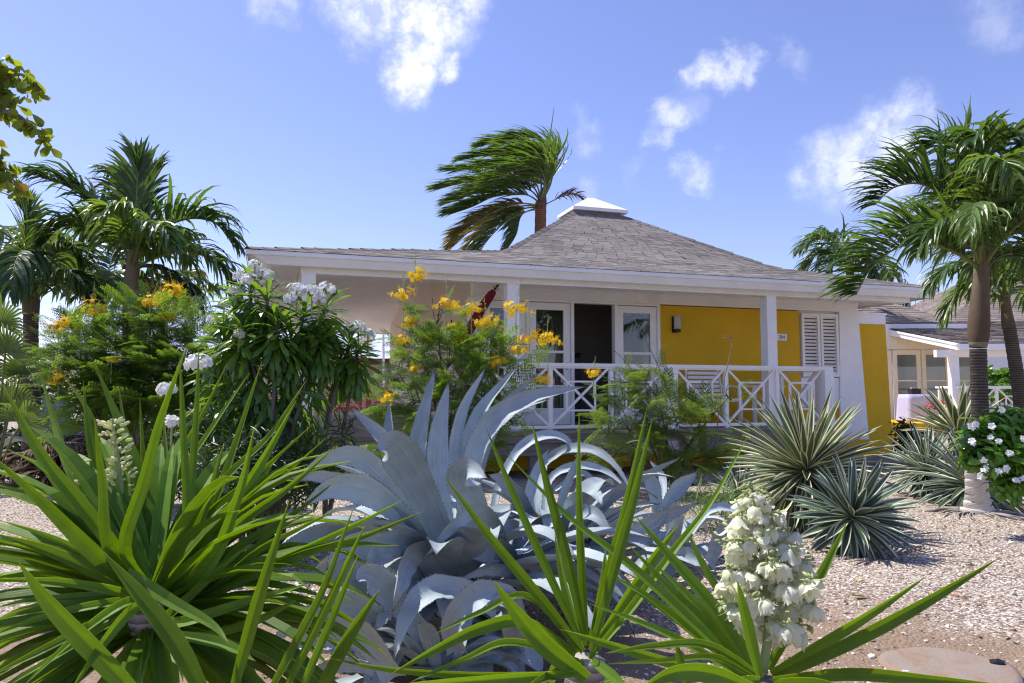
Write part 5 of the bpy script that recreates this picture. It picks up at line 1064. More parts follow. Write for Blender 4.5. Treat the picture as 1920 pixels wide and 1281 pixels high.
RL = [
 ([(948, 850), (1060, 965), (1180, 1060), (1300, 1170), (1405, 1270)], 28, 1.62, 1.85, 22), ([(1190, 966), (1270, 1060), (1345, 1150), (1415, 1262)], 42, 1.6, 1.7, 12), ([(1177, 1020), (1260, 1110), (1330, 1180), (1405, 1270)], 34, 1.65, 1.75, 20),
 ([(1150, 1080), (1240, 1140), (1400, 1270)], 28, 1.7, 1.8, 25), ([(1282, 979), (1320, 1060), (1375, 1150), (1425, 1255)], 28, 1.75, 1.9, 15), ([(1382, 1088), (1398, 1160), (1425, 1270)], 38, 1.52, 1.5, 8),
 ([(1875, 1045), (1740, 1125), (1610, 1195), (1450, 1272)], 40, 1.6, 1.6, 22), ([(1738, 1080), (1640, 1145), (1550, 1200), (1445, 1262)], 32, 1.65, 1.7, 24), ([(1588, 980), (1545, 1065), (1490, 1160), (1440, 1255)], 36, 1.72, 1.8, 14),
 ([(1940, 1292), (1760, 1275), (1600, 1262), (1450, 1275)], 40, 1.55, 1.45, 20), ([(1135, 1225), (1230, 1212), (1330, 1212), (1425, 1268)], 26, 1.58, 1.4, 25), ([(1140, 1245), (1250, 1240), (1345, 1235), (1425, 1275)], 20, 1.6, 1.45, 35),
 ([(1190, 1300), (1260, 1262), (1330, 1262), (1410, 1290)], 58, 1.45, 1.3, 10), ([(1265, 1195), (1278, 1245), (1290, 1290)], 28, 1.5, 1.5, 10), ([(1620, 1310), (1540, 1285), (1450, 1280)], 44, 1.5, 1.4, 12), ([(1500, 1090), (1480, 1160), (1440, 1255)], 30, 1.75, 1.85, 15), ([(1230, 1060), (1310, 1140), (1410, 1262)], 30, 1.68, 1.8, 22),
 ([(1100, 1130), (1250, 1190), (1405, 1275)], 24, 1.6, 1.65, 30), ([(1050, 1180), (1200, 1225), (1400, 1282)], 30, 1.62, 1.65, 25), ([(1350, 1300), (1390, 1280), (1425, 1275)], 30, 1.5, 1.4, 10),
]
yr = yucca('yucca', 'bright green yucca on the right carrying a big spike of cream bell flowers', at(1430, 1275, 1.6), RL, 16, .45, 41, lambda d: d[2] > -.05)
# ------------------------------------------------------------------ leaf and flower templates (small meshes copied into one foliage mesh)
def tpl_of(f):
    mb = MB(); f(mb); V, Q, T, L = mb.arrays(); return (V, Q, T, L)
def t_strip(mb, l, w, prof, n=5, K=3, fold=.25, bend=0., pw=1.):
    y = np.linspace(0, 1, n); P = np.stack([np.zeros(n), y*l, -bend*l*y**2], -1)
    mb.strip(P, np.tile([1., 0, 0], (n, 1)), np.tile([0, 0, 1.], (n, 1)), np.interp(y, *prof)*w/2, K, fold, pw)
OV = ([0, .08, .3, .55, .8, 1], [.05, .35, .95, 1, .62, .02])
SPOON = ([0, .15, .4, .65, .82, .93, 1], [.10, .30, .45, .75, 1, .85, .06])
OBOV = ([0, .1, .35, .65, .88, 1], [.06, .25, .65, 1, .9, .25])
T_OV = tpl_of(lambda m: t_strip(m, 1, .40, OV, 6, 3, .3, .18))
T_SPOON = tpl_of(lambda m: t_strip(m, 1, .19, SPOON, 8, 3, .22, .5))
T_OBOV = tpl_of(lambda m: t_strip(m, 1, .62, OBOV, 7, 5, .12, .25))
T_NARROW = tpl_of(lambda m: t_strip(m, 1, .10, OV, 6, 3, .3, .25))
def bip(mb):                                                       # twice-divided feathery leaf, unit length
    npn = 6
    for i in range(npn):
        y = .22+.78*i/(npn-1)
        for sg in (-1, 1):
            a = math.radians(58-20*i/(npn-1))*sg; L = .34*(.62+.38*math.sin(math.pi*(i+1.5)/(npn+1.5)))
            d = np.array([math.sin(a), math.cos(a), 0]); b = np.array([0, y, -.10*y*y]); s = np.array([d[1], -d[0], 0]); m = 5
            mb.add([b-s*.002, b+s*.002, b+d*L+[0, 0, -.05*L], b+d*L+[0, 0, -.05*L]], [(0, 1, 2, 3)], None, [[0, .5, 0]]*4)
            for k in range(m):
                q = (k+.8)/m; c = b+d*L*q+np.array([0, 0, -.16*L*q*q]); ll = .105*(1-.3*q)
                for h in (-1, 1):
                    e = norm(s*h+d*.35+np.array([0, 0, RNG.uniform(-.25, .25)])); f = norm(np.cross(e, [0, 0, 1.]))
                    mb.add([c, c+e*ll*.5+f*ll*.30, c+e*ll, c+e*ll*.5-f*ll*.30], [(0, 1, 2, 3)], None, [[0, .5, 0]]*4)
    mb.bar((0, 0, 0), (0, 1, -.10), .006)
T_BIP = tpl_of(bip)
def flower5(mb, w=.8, cup=.35, l=1., k=5):
    for i in range(k):
        a = i*2*math.pi/k; c, s = math.cos(a), math.sin(a); y = np.linspace(0, 1, 5)
        P = np.stack([c*y*l, s*y*l, cup*np.sin(y*2.2)*l*.6], -1); sd = np.tile([-s, c, 0], (5, 1)); mb.strip(P, sd, np.tile([0, 0, 1.], (5, 1)), np.array([.08, .28, .46, .46, .18])*w*l, 3, .12, 1, RNG.uniform(0, 1), 0, .3)
T_FL5 = tpl_of(lambda m: flower5(m))
def peacock(mb):
    flower5(mb, .75, .25, 1.)
    for i in range(7):
        a = i*.9; mb.bar((0, 0, 0), (math.cos(a)*.5, math.sin(a)*.5, 1.9), .03)
T_PEA = tpl_of(peacock)
def bell(mb):                                                      # nodding bell, mouth down, unit height
    for i in range(6):
        a = i*math.pi/3; y = np.linspace(0, 1, 7); r = np.array([.08, .34, .48, .52, .50, .48, .56])*(1 if i % 2 else .88)
        P = np.stack([np.cos(a)*r, np.sin(a)*r, -y], -1); sd = np.tile([-math.sin(a), math.cos(a), 0], (7, 1)); nr = np.stack([np.full(7, math.cos(a)), np.full(7, math.sin(a)), np.zeros(7)], -1)
        mb.strip(P, sd, nr, np.array([.07, .22, .29, .30, .25, .15, .01]), 5, -.45, 1.7, RNG.uniform(0, 1))
T_BELL = tpl_of(bell)
def openbell(mb):
    for i in range(6):
        a = i*math.pi/3+RNG.normal(0, .12); y = np.linspace(0, 1, 7); r = np.array([.08, .30, .48, .62, .74, .86, .98])*(1 if i % 2 else .85)
        P = np.stack([np.cos(a)*r, np.sin(a)*r, -np.array([0, .2, .42, .60, .72, .80, .82])+RNG.normal(0, .02)], -1); sd = np.tile([-math.sin(a), math.cos(a), 0], (7, 1)); nr = np.stack([np.full(7, math.cos(a)*.6), np.full(7, math.sin(a)*.6), np.full(7, .8)], -1)
        mb.strip(P, sd, nr, np.array([.07, .20, .27, .28, .24, .14, .01]), 5, -.3, 1.7, RNG.uniform(0, 1))
T_OPEN = tpl_of(openbell)
def budt(mb): mb.tube([(0, 0, 0), (0, .2, 0), (0, .55, 0), (0, .9, 0), (0, 1, 0)], [.06, .16, .20, .13, .03], 6)
T_BUD = tpl_of(budt)
def rnd_dir(r, zlo=-1., zhi=1.):
    z = r.uniform(zlo, zhi); a = r.uniform(0, 6.283); q = math.sqrt(1-z*z); return np.array([q*math.cos(a), q*math.sin(a), z])

def stems(mb, base, tips, r0=.018, r1=.006, seed=1, k=6, jit=.06):
    r = np.random.default_rng(seed); base = np.array(base, float)
    for t in tips:
        t = np.array(t, float); m = base+(t-base)*.5+np.array([-(t-base)[0]*.18, -(t-base)[1]*.18, .05])+r.normal(0, jit, 3); b = base+np.append(r.normal(0, .06, 2), -.05)
        mb.tube(crv([b, m, t], 9), np.linspace(r0, r1, 9), k)

# ------------------------------------------------------------------ feathery peacock-flower bushes
DENS = 1.0
def feathery(name, label, base, blobs, D, mat, flowers, seed, size=.27, group='feathery bushes'):
    """blobs: pixel x, y, radius px, depth offset, number of leaves"""
    r = np.random.default_rng(seed); t = thing(name, label, 'bush', base, 0, group); ms = []; tips = []
    for px, py, rad, dd, n in blobs:
        c = at(px, py, D+dd); R = rad*D/F_PX; tips.append(c)
        for q in range(int(n*DENS*(1.9 if py > 640 else 1.4))):
            d = rnd_dir(r, -.7, 1.); p = c+d*R*r.uniform(.15, .9)*np.array([1, .8, .85]); o = norm(d*np.array([1, 1, .45])+np.array([0, 0, .10])+r.normal(0, .35, 3)+WIND*.25)
            ms.append(orient(p, o, norm(np.array([0, 0, 1.])+r.normal(0, .35, 3)), size*r.uniform(.6, 1.15)))
    mb = MB(); mb.inst(T_BIP, ms, r.uniform(0, 1, len(ms))); mb.build('foliage', M[mat], t)
    st = MB(); stems(st, base, tips, .016, .005, seed)
    for px, py, rad, dd, n in blobs:
        c = at(px, py, D+dd); R = rad*D/F_PX
        for q in range(5): st.tube(crv([c-np.array([0, 0, R*.5]), c+rnd_dir(r, -.2, .6)*R*.5, c+rnd_dir(r, 0, 1)*R*.95], 6), [.006, .005, .005, .004, .004, .003], 5)
    st.build('stems', M['stem'], t, True)
    for k, (px, py, s, dd) in enumerate(flowers):
        c = at(px, py, D+dd); R = s*D/F_PX; fm = []
        f = MB(); nb = max(6, int(s*.85))
        for q in range(nb):
            d = rnd_dir(r, -.3, 1.); fm.append(orient(c+d*R*r.uniform(.35, 1.)*np.array([1, .8, .8]), norm(np.cross(d, r.normal(0, 1, 3))), d, r.uniform(.022, .032))); f.tube([c-np.array([0, 0, R*.6]), c, fm[-1][:3, 3]], .0018, 3)
        f.inst(T_PEA, fm, r.uniform(0, 1, len(fm))); fo = f.build('flower_cluster', M['petaly'], t)
        b = MB(); tp = c+np.array([r.normal(0, .03), 0, R*1.5+.06]); b.tube(crv([c-np.array([0, 0, R+.16]), c, tp], 7), np.linspace(.006, .002, 7), 5)
        b.inst(T_BUD, [orient(c+(tp-c)*r.uniform(.4, 1.)+rnd_dir(r)*.018, rnd_dir(r, 0, 1), (0, 1, 0), r.uniform(.012, .02)) for _ in range(14)]); b.build('bud_spike', M['bud'], fo)
    return t
DENS = .8
feathery('peacock_bush', 'feathery bush crowded with yellow flowers in front of the cottage, behind the huge agave', at(850, 880, 7.0)*[1, 1, 0],
 [(790, 640, 55, .2, 22), (840, 660, 60, .1, 34), (900, 660, 55, .2, 30), (770, 700, 65, 0, 34), (850, 730, 75, -.1, 50), (930, 710, 60, .1, 30), (800, 780, 75, 0, 44), (890, 800, 75, 0, 40), (760, 760, 40, .3, 14), (960, 770, 50, .3, 18), (870, 860, 70, 0, 26), (730, 830, 50, .2, 14), (820, 590, 36, .1, 9)], 7.0, 'peacock',
 [(778, 518, 26, 0), (757, 557, 24, 0), (771, 607, 18, 0), (838, 578, 28, -.1), (884, 582, 22, 0), (912, 610, 32, -.1), (851, 617, 16, 0), (968, 583, 30, 0), (993, 637, 24, -.1), (1026, 640, 26, 0), (972, 658, 20, 0), (934, 682, 20, -.2), (1016, 716, 18, 0), (754, 641, 18, .2), (800, 640, 16, .1), (780, 696, 16, 0), (868, 640, 14, 0), (1113, 702, 17, .8), (728, 750, 15, -.3)], 51)
DENS = 2.0
feathery('peacock_bush', 'wide feathery bush with golden flower heads below the left palms', at(250, 880, 7.6)*[1, 1, 0],
 [(250, 600, 60, .3, 34), (320, 610, 55, .2, 30), (180, 640, 60, .2, 34), (250, 680, 75, 0, 54), (330, 690, 70, 0, 46), (150, 700, 55, 0, 30), (210, 740, 70, -.1, 46), (300, 770, 75, -.1, 46), (120, 660, 40, .3, 16), (370, 640, 45, .3, 20), (180, 800, 50, 0, 20), (380, 740, 60, .1, 26), (340, 830, 60, 0, 22)], 7.6, 'peacock',
 [(175, 585, 30, 0), (110, 617, 24, -.1), (128, 608, 20, 0), (282, 570, 22, 0), (327, 554, 28, 0), (312, 597, 18, 0), (209, 676, 12, -.4), (110, 716, 22, -.3), (300, 560, 16, .1)], 52)
DENS = .62
feathery('peacock_bush', 'feathery bush overhanging the veranda railing, with bare dry seed stalks', at(1250, 870, 8.6)*[1, 1, 0],
 [(1170, 730, 45, 0, 22), (1230, 720, 45, -.1, 22), (1180, 780, 60, 0, 38), (1250, 790, 65, -.1, 40), (1330, 760, 40, 0, 16), (1310, 820, 60, 0, 34), (1220, 850, 60, -.1, 32), (1140, 800, 30, 0, 10), (1300, 880, 60, -.2, 28), (1350, 850, 40, -.1, 14), (1370, 740, 22, -.1, 5), (1150, 840, 40, .1, 12)], 8.6, 'peacock2', [], 53, .30)
bare = MB()
for pts in ([(1285, 870), (1248, 720), (1190, 600), (1182, 590)], [(1340, 850), (1352, 740), (1372, 650), (1368, 632), (1358, 634)], [(1270, 860), (1230, 760), (1178, 685), (1150, 655)], [(1260, 850), (1225, 740), (1240, 650)], [(1330, 850), (1275, 760), (1242, 660)]):
    P = crv(D3(8.5, *pts), 14); bare.tube(P, np.linspace(.007, .003, 14), 5)
    for q in range(5, 14): 
        d = norm(rnd_dir(RNG, -.2, .5)); bare.tube([P[q], P[q]+d*.05, P[q]+d*.08+np.array([0, 0, -.01])], .0022, 4)
par = [o for o in bpy.data.objects if o.get('label', '').startswith('feathery bush overhanging')][0]; bare.build('seed_stalks', M['twig'], par)

# ------------------------------------------------------------------ white-flowered plumeria: drooping spoon leaves under white heads
def plumeria(name, label, base, heads, flowers, D, seed, group=None, extra=()):
    r = np.random.default_rng(seed); t = thing(name, label, 'bush', base, 0, group); ms = []; tips = []
    for px, py, n, dd, sz in heads:
        c = at(px, py, D+dd); tips.append(c)
        n = int(n*2.5)
        for q in range(n):
            a = q*2.39996; el = 1.2-2.25*((q+.5)/n)**.8+r.normal(0, .18); d = np.array([math.cos(a)*math.cos(el), math.sin(a)*math.cos(el), math.sin(el)])
            ms.append(orient(c-np.array([0, 0, .20*(q/n)]), d, (0, 0, 1), sz*r.uniform(.75, 1.15), r.normal(0, .35)))
    for px, py, rad, dd, n in extra:
        c = at(px, py, D+dd); R = rad*D/F_PX
        for q in range(int(n*1.6)): d = rnd_dir(r, -.9, .6); ms.append(orient(c+d*R*r.uniform(.1, .9), norm(d+np.array([0, 0, -.5])), (0, 0, 1), r.uniform(.14, .24), r.normal(0, .6)))
    mb = MB(); mb.inst(T_SPOON, ms, r.uniform(0, 1, len(ms))); mb.build('foliage', M['plumeria'], t, True)
    st = MB(); stems(st, base, tips, .022, .011, seed, 7, .08); st.build('stems', M['stemgrey'], t, True)
    for px, py, s, dd in flowers:
        c = at(px, py, D+dd); R = .85*s*D/F_PX; fm = []
        for q in range(max(7, int(s*1.0))): d = rnd_dir(r, -.25, 1.); fm.append(orient(c+d*R*r.uniform(.5, 1.)*np.array([1, .9, .75]), norm(np.cross(d, r.normal(0, 1, 3))), d, r.uniform(.026, .036)))
        f = MB(); f.inst(T_FL5, fm, r.uniform(0, 1, len(fm))); fo = f.build('flower_head', M['petalw'], t)
        b = MB(); b.tube([c-np.array([0, 0, R+.1]), c], .007, 5); b.inst(T_BUD, [orient(c+rnd_dir(r, .1, 1)*R*.6, rnd_dir(r, .3, 1), (0, 1, 0), .035) for _ in range(6)]); b.build('flower_stalk', M['stemgreen'], fo)
    return t
plumeria('plumeria_bush', 'tall bush of drooping dark spoon leaves with many white flower heads left of the cottage', at(500, 930, 5.7)*[1, 1, 0],
 [(470, 545, 44, 0, .21), (500, 560, 40, -.1, .21), (440, 580, 40, .1, .21), (455, 620, 44, -.2, .22), (520, 610, 44, -.2, .22), (570, 590, 44, 0, .22), (610, 575, 40, .1, .22), (545, 640, 44, -.1, .22), (600, 630, 40, 0, .21), (420, 640, 40, 0, .21), (400, 690, 34, .1, .20), (480, 680, 40, -.1, .21), (540, 700, 36, 0, .2), (425, 730, 30, -.1, .2), (590, 690, 24, .1, .18)],
 [(478, 500, 17, 0), (452, 520, 19, 0), (468, 528, 20, -.1), (500, 518, 18, 0), (445, 545, 18, 0), (556, 545, 22, -.1), (545, 562, 16, -.15), (585, 548, 26, -.1), (612, 545, 24, 0), (598, 562, 18, -.1), (420, 572, 15, .2), (400, 600, 14, .3), (372, 683, 24, -1.0), (312, 732, 17, -1.0), (322, 792, 13, -.9), (448, 628, 10, -.25)], 5.7, 61,
 extra=[(500, 760, 90, 0, 120), (440, 790, 80, 0, 100), (570, 770, 60, .1, 60), (520, 850, 90, 0, 100), (430, 860, 80, -.1, 90), (600, 840, 50, .1, 40)])
plumeria('plumeria_bush', 'single round head of drooping spoon leaves on a thin stem beside the rattan chairs', at(628, 870, 5.9)*[1, 1, 0],
 [(655, 645, 60, 0, .20), (670, 660, 44, -.05, .20), (640, 665, 40, .05, .19)], [(660, 618, 19, -.05), (690, 628, 14, 0), (672, 612, 15, 0)], 5.9, 62)
# lax green undergrowth round their feet
def leafy(name, label, base, blobs, D, mat, tpl, size, seed, cat='bush', group=None, stem='stem', flat=.0, kind=None):
    r = np.random.default_rng(seed); t = thing(name, label, cat, base, 0, group); ms = []; tips = []
    for px, py, rad, dd, n in blobs:
        c = at(px, py, D+dd); R = rad*D/F_PX; tips.append(c); k = 0
        while k < n:
            tw = c+rnd_dir(r, -.8, 1.)*R*r.uniform(.15, 1.)**.6*np.array([1, .9, .85]); ax = norm(tw-c+np.array([0, 0, R*.5])); m = r.integers(4, 9)
            for q in range(m): a = q*2.4+r.uniform(0, .5); x = norm(np.cross(ax, [.3, .2, .1])); y = np.cross(ax, x); d = norm(ax*r.uniform(.1, .9)+x*math.cos(a)+y*math.sin(a)); ms.append(orient(tw-ax*.02*q, d, norm(ax+r.normal(0, .3, 3)), size*r.uniform(.65, 1.15), r.normal(0, .3)))
            k += m
    mb = MB(); mb.inst(tpl, ms, r.uniform(0, 1, len(ms))); mb.build('foliage', M[mat], t, True)
    st = MB(); stems(st, base, tips, .014, .005, seed); st.build('stems', M[stem], t, True); return t
leafy('green_bush', 'loose dark bush of narrow leaves beneath the plumeria', at(480, 960, 5.2)*[1, 1, 0], [(430, 840, 70, 0, 200), (520, 860, 80, 0, 260), (590, 850, 60, .1, 160), (470, 920, 70, -.2, 200), (640, 800, 40, .3, 70), (380, 800, 60, .2, 140), (560, 920, 50, -.1, 120), (650, 860, 40, .3, 70), (380, 880, 60, -.2, 220), (430, 930, 60, -.3, 220), (350, 820, 60, .3, 200), (330, 900, 50, -.1, 160), (600, 900, 50, .2, 160), (480, 850, 80, .3, 260)], 5.2, 'bush', T_NARROW, .13, 71)
for k, (lab, base, bl, D_) in enumerate([
 ('dark bush behind the left feathery bush, below the two left palms', (120, 870), [(60, 740, 60, 0, 240), (130, 760, 70, .2, 280), (200, 730, 60, .4, 220), (280, 740, 70, .5, 260), (20, 760, 50, .2, 160), (90, 700, 40, .6, 120), (160, 800, 60, -.6, 240), (240, 810, 60, -.6, 240), (310, 820, 60, -.8, 240), (-30, 800, 60, -.5, 200), (30, 830, 40, -.6, 160), (-60, 740, 60, 0, 200)], 13.0),
 ('dark bush filling the gap between the left palms and the plumeria', (390, 870), [(380, 720, 60, 0, 240), (430, 740, 60, .2, 240), (340, 760, 60, 0, 220), (470, 770, 60, .3, 200), (520, 780, 50, .3, 160)], 11.0),
 ('dark low bush between the garden wall and the cream-edged agaves', (1700, 850), [(1695, 805, 24, 0, 200), (1715, 815, 24, .1, 200), (1690, 830, 22, 0, 160), (1740, 820, 22, .2, 140)], 11.5)]):
    leafy('green_bush', lab, at(*base, D_)*[1, 1, 0], bl, D_, 'bush', T_OV, .16 if k < 2 else .09, 80+k, group='background bushes')
leafy('flowering_bush', 'low bush topped with coral red flowers beside the neighbouring terrace railing', at(1775, 850, 11.0)*[1, 1, 0], [(1755, 790, 18, 0, 140), (1785, 790, 20, .1, 140), (1820, 800, 22, .2, 140)], 11.0, 'bush', T_OV, .08, 85)
fb = [o for o in bpy.data.objects if o.name.startswith('flowering_bush')][0]
for k, (px, py, s) in enumerate(((1748, 765, 14), (1768, 762, 16), (1790, 770, 14), (1815, 772, 14), (1842, 778, 12))):
    c = at(px, py, 10.9); R = s*10.9/F_PX; f = MB(); fm = []
    for q in range(34): d = rnd_dir(RNG, -.3, 1); fm.append(orient(c+d*R*RNG.uniform(.4, 1), norm(np.cross(d, RNG.normal(0, 1, 3))), d, RNG.uniform(.012, .022)))
    f.inst(T_FL5, fm, RNG.uniform(0, 1, len(fm))); f.build('flower_cluster', M['petalr'], fb)
leafy('green_bush', 'far green bush seen through the neighbouring veranda', at(1880, 760, 27)*[1, 1, 0], [(1860, 710, 22, 0, 160), (1890, 705, 24, 0, 180), (1920, 715, 24, .5, 160), (1850, 735, 24, 0, 200), (1880, 735, 26, -.5, 200), (1915, 735, 26, 0, 200), (1840, 700, 20, .5, 120)], 27, 'gardenia', T_OV, .26, 88)
leafy('green_bush', 'green bush behind the pavilion roof, left of the cottage', at(600, 770, 31)*[1, 1, 0], [(520, 690, 40, 0, 200), (600, 690, 40, .5, 200), (450, 680, 40, 0, 200), (560, 660, 30, 1, 120)], 31, 'bush', T_OV, .45, 89)

# glossy gardenia with white blooms at the right edge
leafy('gardenia_bush', 'glossy light green bush dotted with white blooms in front of the big right palm', at(1985, 955, 6.3)*[1, 1, 0],
 [(1840, 820, 42, 0, 300), (1880, 800, 45, 0, 340), (1920, 800, 45, 0, 320), (1860, 855, 42, -.1, 300), (1905, 860, 48, -.1, 360), (1950, 850, 50, 0, 320), (1890, 910, 34, -.1, 180), (1930, 900, 40, 0, 240), (1965, 800, 50, .1, 280), (1820, 855, 20, 0, 80)], 6.3, 'gardenia', T_OV, .115, 91)
gb = [o for o in bpy.data.objects if o.name.startswith('gardenia_bush')][0]
for px, py, dd in ((1821, 803, -.2), (1857, 800, -.25), (1824, 829, -.25), (1856, 819, -.25), (1839, 863, -.25), (1871, 885, -.3), (1885, 878, -.3), (1838, 893, -.2), (1915, 825, -.3), (1893, 850, -.3), (1870, 828, -.3), (1919, 895, -.3), (1848, 880, -.25), (1828, 795, -.2), (1880, 770, -.2), (1905, 900, -.3)):
    c = at(px, py, 6.3+dd); f = MB(); fm = []
    for q in range(3): d = norm(np.array([RNG.normal(0, .5), -.8, .6+RNG.normal(0, .3)])); fm.append(orient(c+RNG.normal(0, .008, 3), norm(np.cross(d, RNG.normal(0, 1, 3))), d, RNG.uniform(.022, .032)))
    f.inst(T_FL5, fm, RNG.uniform(0, 1, 3)); f.build('bloom', M['petalw'], gb)

# tuft of grassy leaves by the small striped agave
tu = thing('grass_tuft', 'rounded tuft of fine grassy leaves left of the largest cream-edged agave', 'grass', at(1345, 985, 6.4)*[1, 1, 0]); mb = MB(); c = at(1345, 985, 6.4)*[1, 1, 0]; ms = []
for q in range(520): d = rnd_dir(RNG, .1, .95); ms.append(orient(c+np.array([RNG.normal(0, .16), RNG.normal(0, .14), RNG.uniform(0, .28)]), d, (0, 0, 1), RNG.uniform(.16, .32)))
mb.inst(tpl_of(lambda m: t_strip(m, 1, .035, OV, 5, 3, .2, .35)), ms, RNG.uniform(0, 1, len(ms))); mb.build('blades', M['grassy'], tu)

# ------------------------------------------------------------------ flower spikes of the yuccas
r = np.random.default_rng(5); base = np.array([at(1430, 1262, 1.62), at(1440, 1180, 1.64), at(1434, 1080, 1.66), at(1422, 990, 1.67), at(1408, 905, 1.67)]); ax = crv(base, 30)
q = MB(); q.tube(ax, np.linspace(.011, .003, 30), 8); sk = q.build('flower_stalk', M['stemgreen'], yr, True)
nb = 34
for k in range(nb):
    u = .24+.74*k/(nb-1); p = ax[min(29, int(u*29))]; a = k*2.4; rad = np.interp(u, [.2, .35, .5, .68, .8, .9, 1], [.07, .110, .112, .080, .055, .030, .012])
    d = np.array([math.cos(a), math.sin(a)*.9, .30]); tip = p+d*rad*r.uniform(.8, 1.15)
    br = MB(); P = crv([p, p+d*rad*.55+np.array([0, 0, .012]), tip], 7); br.tube(P, np.linspace(.0038, .0022, 7), 5)
    fl = MB(); ms = []; n = int(np.interp(u, [.2, .5, .8, .93, 1], [8, 7, 5, 3, 0])); bm_ = []
    for j in range(n):
        f = .35+.65*(j+.5)/n; pp = P[min(6, int(f*6))]+np.array([r.normal(0, .012), r.normal(0, .012), 0]); sc = r.uniform(.026, .040)*np.interp(u, [.2, .8, 1], [1., .95, .6])
        M4 = np.eye(4); tx, ty = r.normal(0, .45, 2); Rm = np.array(Matrix.Rotation(r.uniform(0, 6.28), 3, 'Z') @ Matrix.Rotation(tx, 3, 'X') @ Matrix.Rotation(ty, 3, 'Y')); M4[:3, :3] = Rm*sc; M4[:3, 3] = pp-np.array([0, 0, .008]); ms.append(M4); br.tube([pp, pp-np.array([0, 0, .009])], .0018, 4)
    for j in range(5 if u < .85 else 7): bm_.append(orient(P[-1]+r.normal(0, .008, 3), norm(rnd_dir(r, -1, .6)), (0, 1, 0), r.uniform(.012, .02)))
    bo = br.build('flower_branch', M['stemgreen'], sk, True)
    mo = ms[::3]; ms = [q_ for i_, q_ in enumerate(ms) if i_ % 3]
    if mo: fl.inst(T_OPEN, mo, r.uniform(0, 1, len(mo)))
    if ms: fl.inst(T_BELL, ms, r.uniform(0, 1, len(ms)))
    if fl.V: o = fl.build('bell_flowers', M['bell'], yr, True)
    bu = MB(); bu.inst(T_BUD, bm_, r.uniform(0, 1, len(bm_))); bu.build('bud_tips', M['bud'], yr, True)
ax = crv(D3(1.95, (236, 1010), (228, 930), (220, 860), (210, 785)), 24); q = MB(); q.tube(ax, np.linspace(.012, .004, 24), 7)
ax2 = crv(D3(1.95, (212, 985), (180, 930), (158, 900), (142, 855)), 14); q.tube(ax2, np.linspace(.006, .003, 14), 6); q.build('flower_stalk', M['stemgreen'], yl, True)
ms = []
for A_, n, rr_ in ((ax, 130, .034), (ax2, 46, .022)):
    for k in range(n):
        u = RNG.uniform(.18, 1); p = A_[int(u*(len(A_)-1))]; d = rnd_dir(RNG, -.2, .5); ms.append(orient(p+d*rr_*RNG.uniform(.1, .9), norm(d+np.array([0, 0, .2])), (0, 0, 1), RNG.uniform(.014, .025)))
q = MB(); q.inst(T_BUD, ms, RNG.uniform(0, 1, len(ms))); q.build('flower_buds', M['budcream'], yl, True)

# ------------------------------------------------------------------ broad-leaved tree leaning in at the upper left
D = 4.6; tb_ = np.array([-4.9, 5.0, 0.])
at_ = thing('almond_tree', 'tree with broad mottled yellow-green leaves reaching in at the upper left corner', 'tree', tb_)
q = MB(); q.tube(crv([tb_-[0, 0, .05], tb_+[.1, -.05, 1.4], tb_+[.35, -.2, 2.7], tb_+[.5, -.3, 3.6]], 20), np.linspace(.12, .06, 20), 10); q.build('trunk', M['barkgrey'], at_, True)
q = MB(); ms = []; twigs = [[(-60, 200), (0, 152), (40, 140), (72, 170)], [(-60, 200), (-10, 205), (30, 215), (50, 228), (70, 245), (92, 268)], [(-60, 190), (-5, 130), (10, 120)], [(-60, 240), (-10, 290), (10, 315), (30, 345)], [(-60, 240), (-20, 300), (0, 330)], [(-60, 200), (0, 180), (30, 178)], [(-90, 180), (-60, 100), (-30, 60)], [(-90, 240), (-60, 330), (-40, 380)]]
root = tb_+np.array([.42, -.25, 3.1])
for tw in twigs:
    P = crv([root]+D3(D, *tw), 16); q.tube(P, np.linspace(.022, .004, 16), 6)
    for k in range(5, 16):
        for j in range(6): d = norm(rnd_dir(RNG, -.9, .3)+np.array([0.1, 0, -.45])); ms.append(orient(P[k]+RNG.normal(0, .03, 3), d, norm(RNG.normal(0, 1, 3)+np.array([0, -.4, .6])), RNG.uniform(.05, .10), RNG.normal(0, .5)))
q.build('branches', M['twig'], at_, True); q = MB(); q.inst(T_OBOV, ms, RNG.uniform(0, 1, len(ms))); q.build('crown', M['almond'], at_, True)

# ------------------------------------------------------------------ far left: bare twiggy tree, fan palm, dry fronds, pot
def twiggy(label, base, D, px, py, spread, seed):
    r = np.random.default_rng(seed); base = np.array(base, float); t = thing('bare_tree', label, 'tree', base); q = MB(); tw = MB()
    def grow(p, d, l, rad, lev):
        e = p+d*l; m = p+d*l*.5+r.normal(0, l*.06, 3); (q if lev < 2 else tw).tube(crv([p, m, e], 5), np.linspace(rad, rad*.6, 5), 5 if lev < 2 else 3)
        if lev == 5: return
        for _ in range(3 if lev else 5): grow(p+(e-p)*r.uniform(.6, 1), norm(d*.7+rnd_dir(r, -.2, .7)*.9), l*r.uniform(.58, .8), rad*.55, lev+1)
    grow(base, np.array([0, 0, 1.]), spread*.5, .09, 0); q.build('trunk', M['twig'], t, True); tw.build('crown', M['twig'], t)
p = at(40, 760, 20); twiggy('bare grey twiggy tree on the far left behind the dark palm trunk', p*[1, 1, 0], 20, 40, 650, 1.5, 3)
p = at(-40, 760, 18); twiggy('second bare twiggy tree cut by the left edge of the photo', p*[1, 1, 0], 18, -40, 650, 1.4, 4)
p = at(120, 760, 24); twiggy('bare grey twiggy tree between the two left palm trunks', p*[1, 1, 0], 24, 120, 650, 1.3, 6)
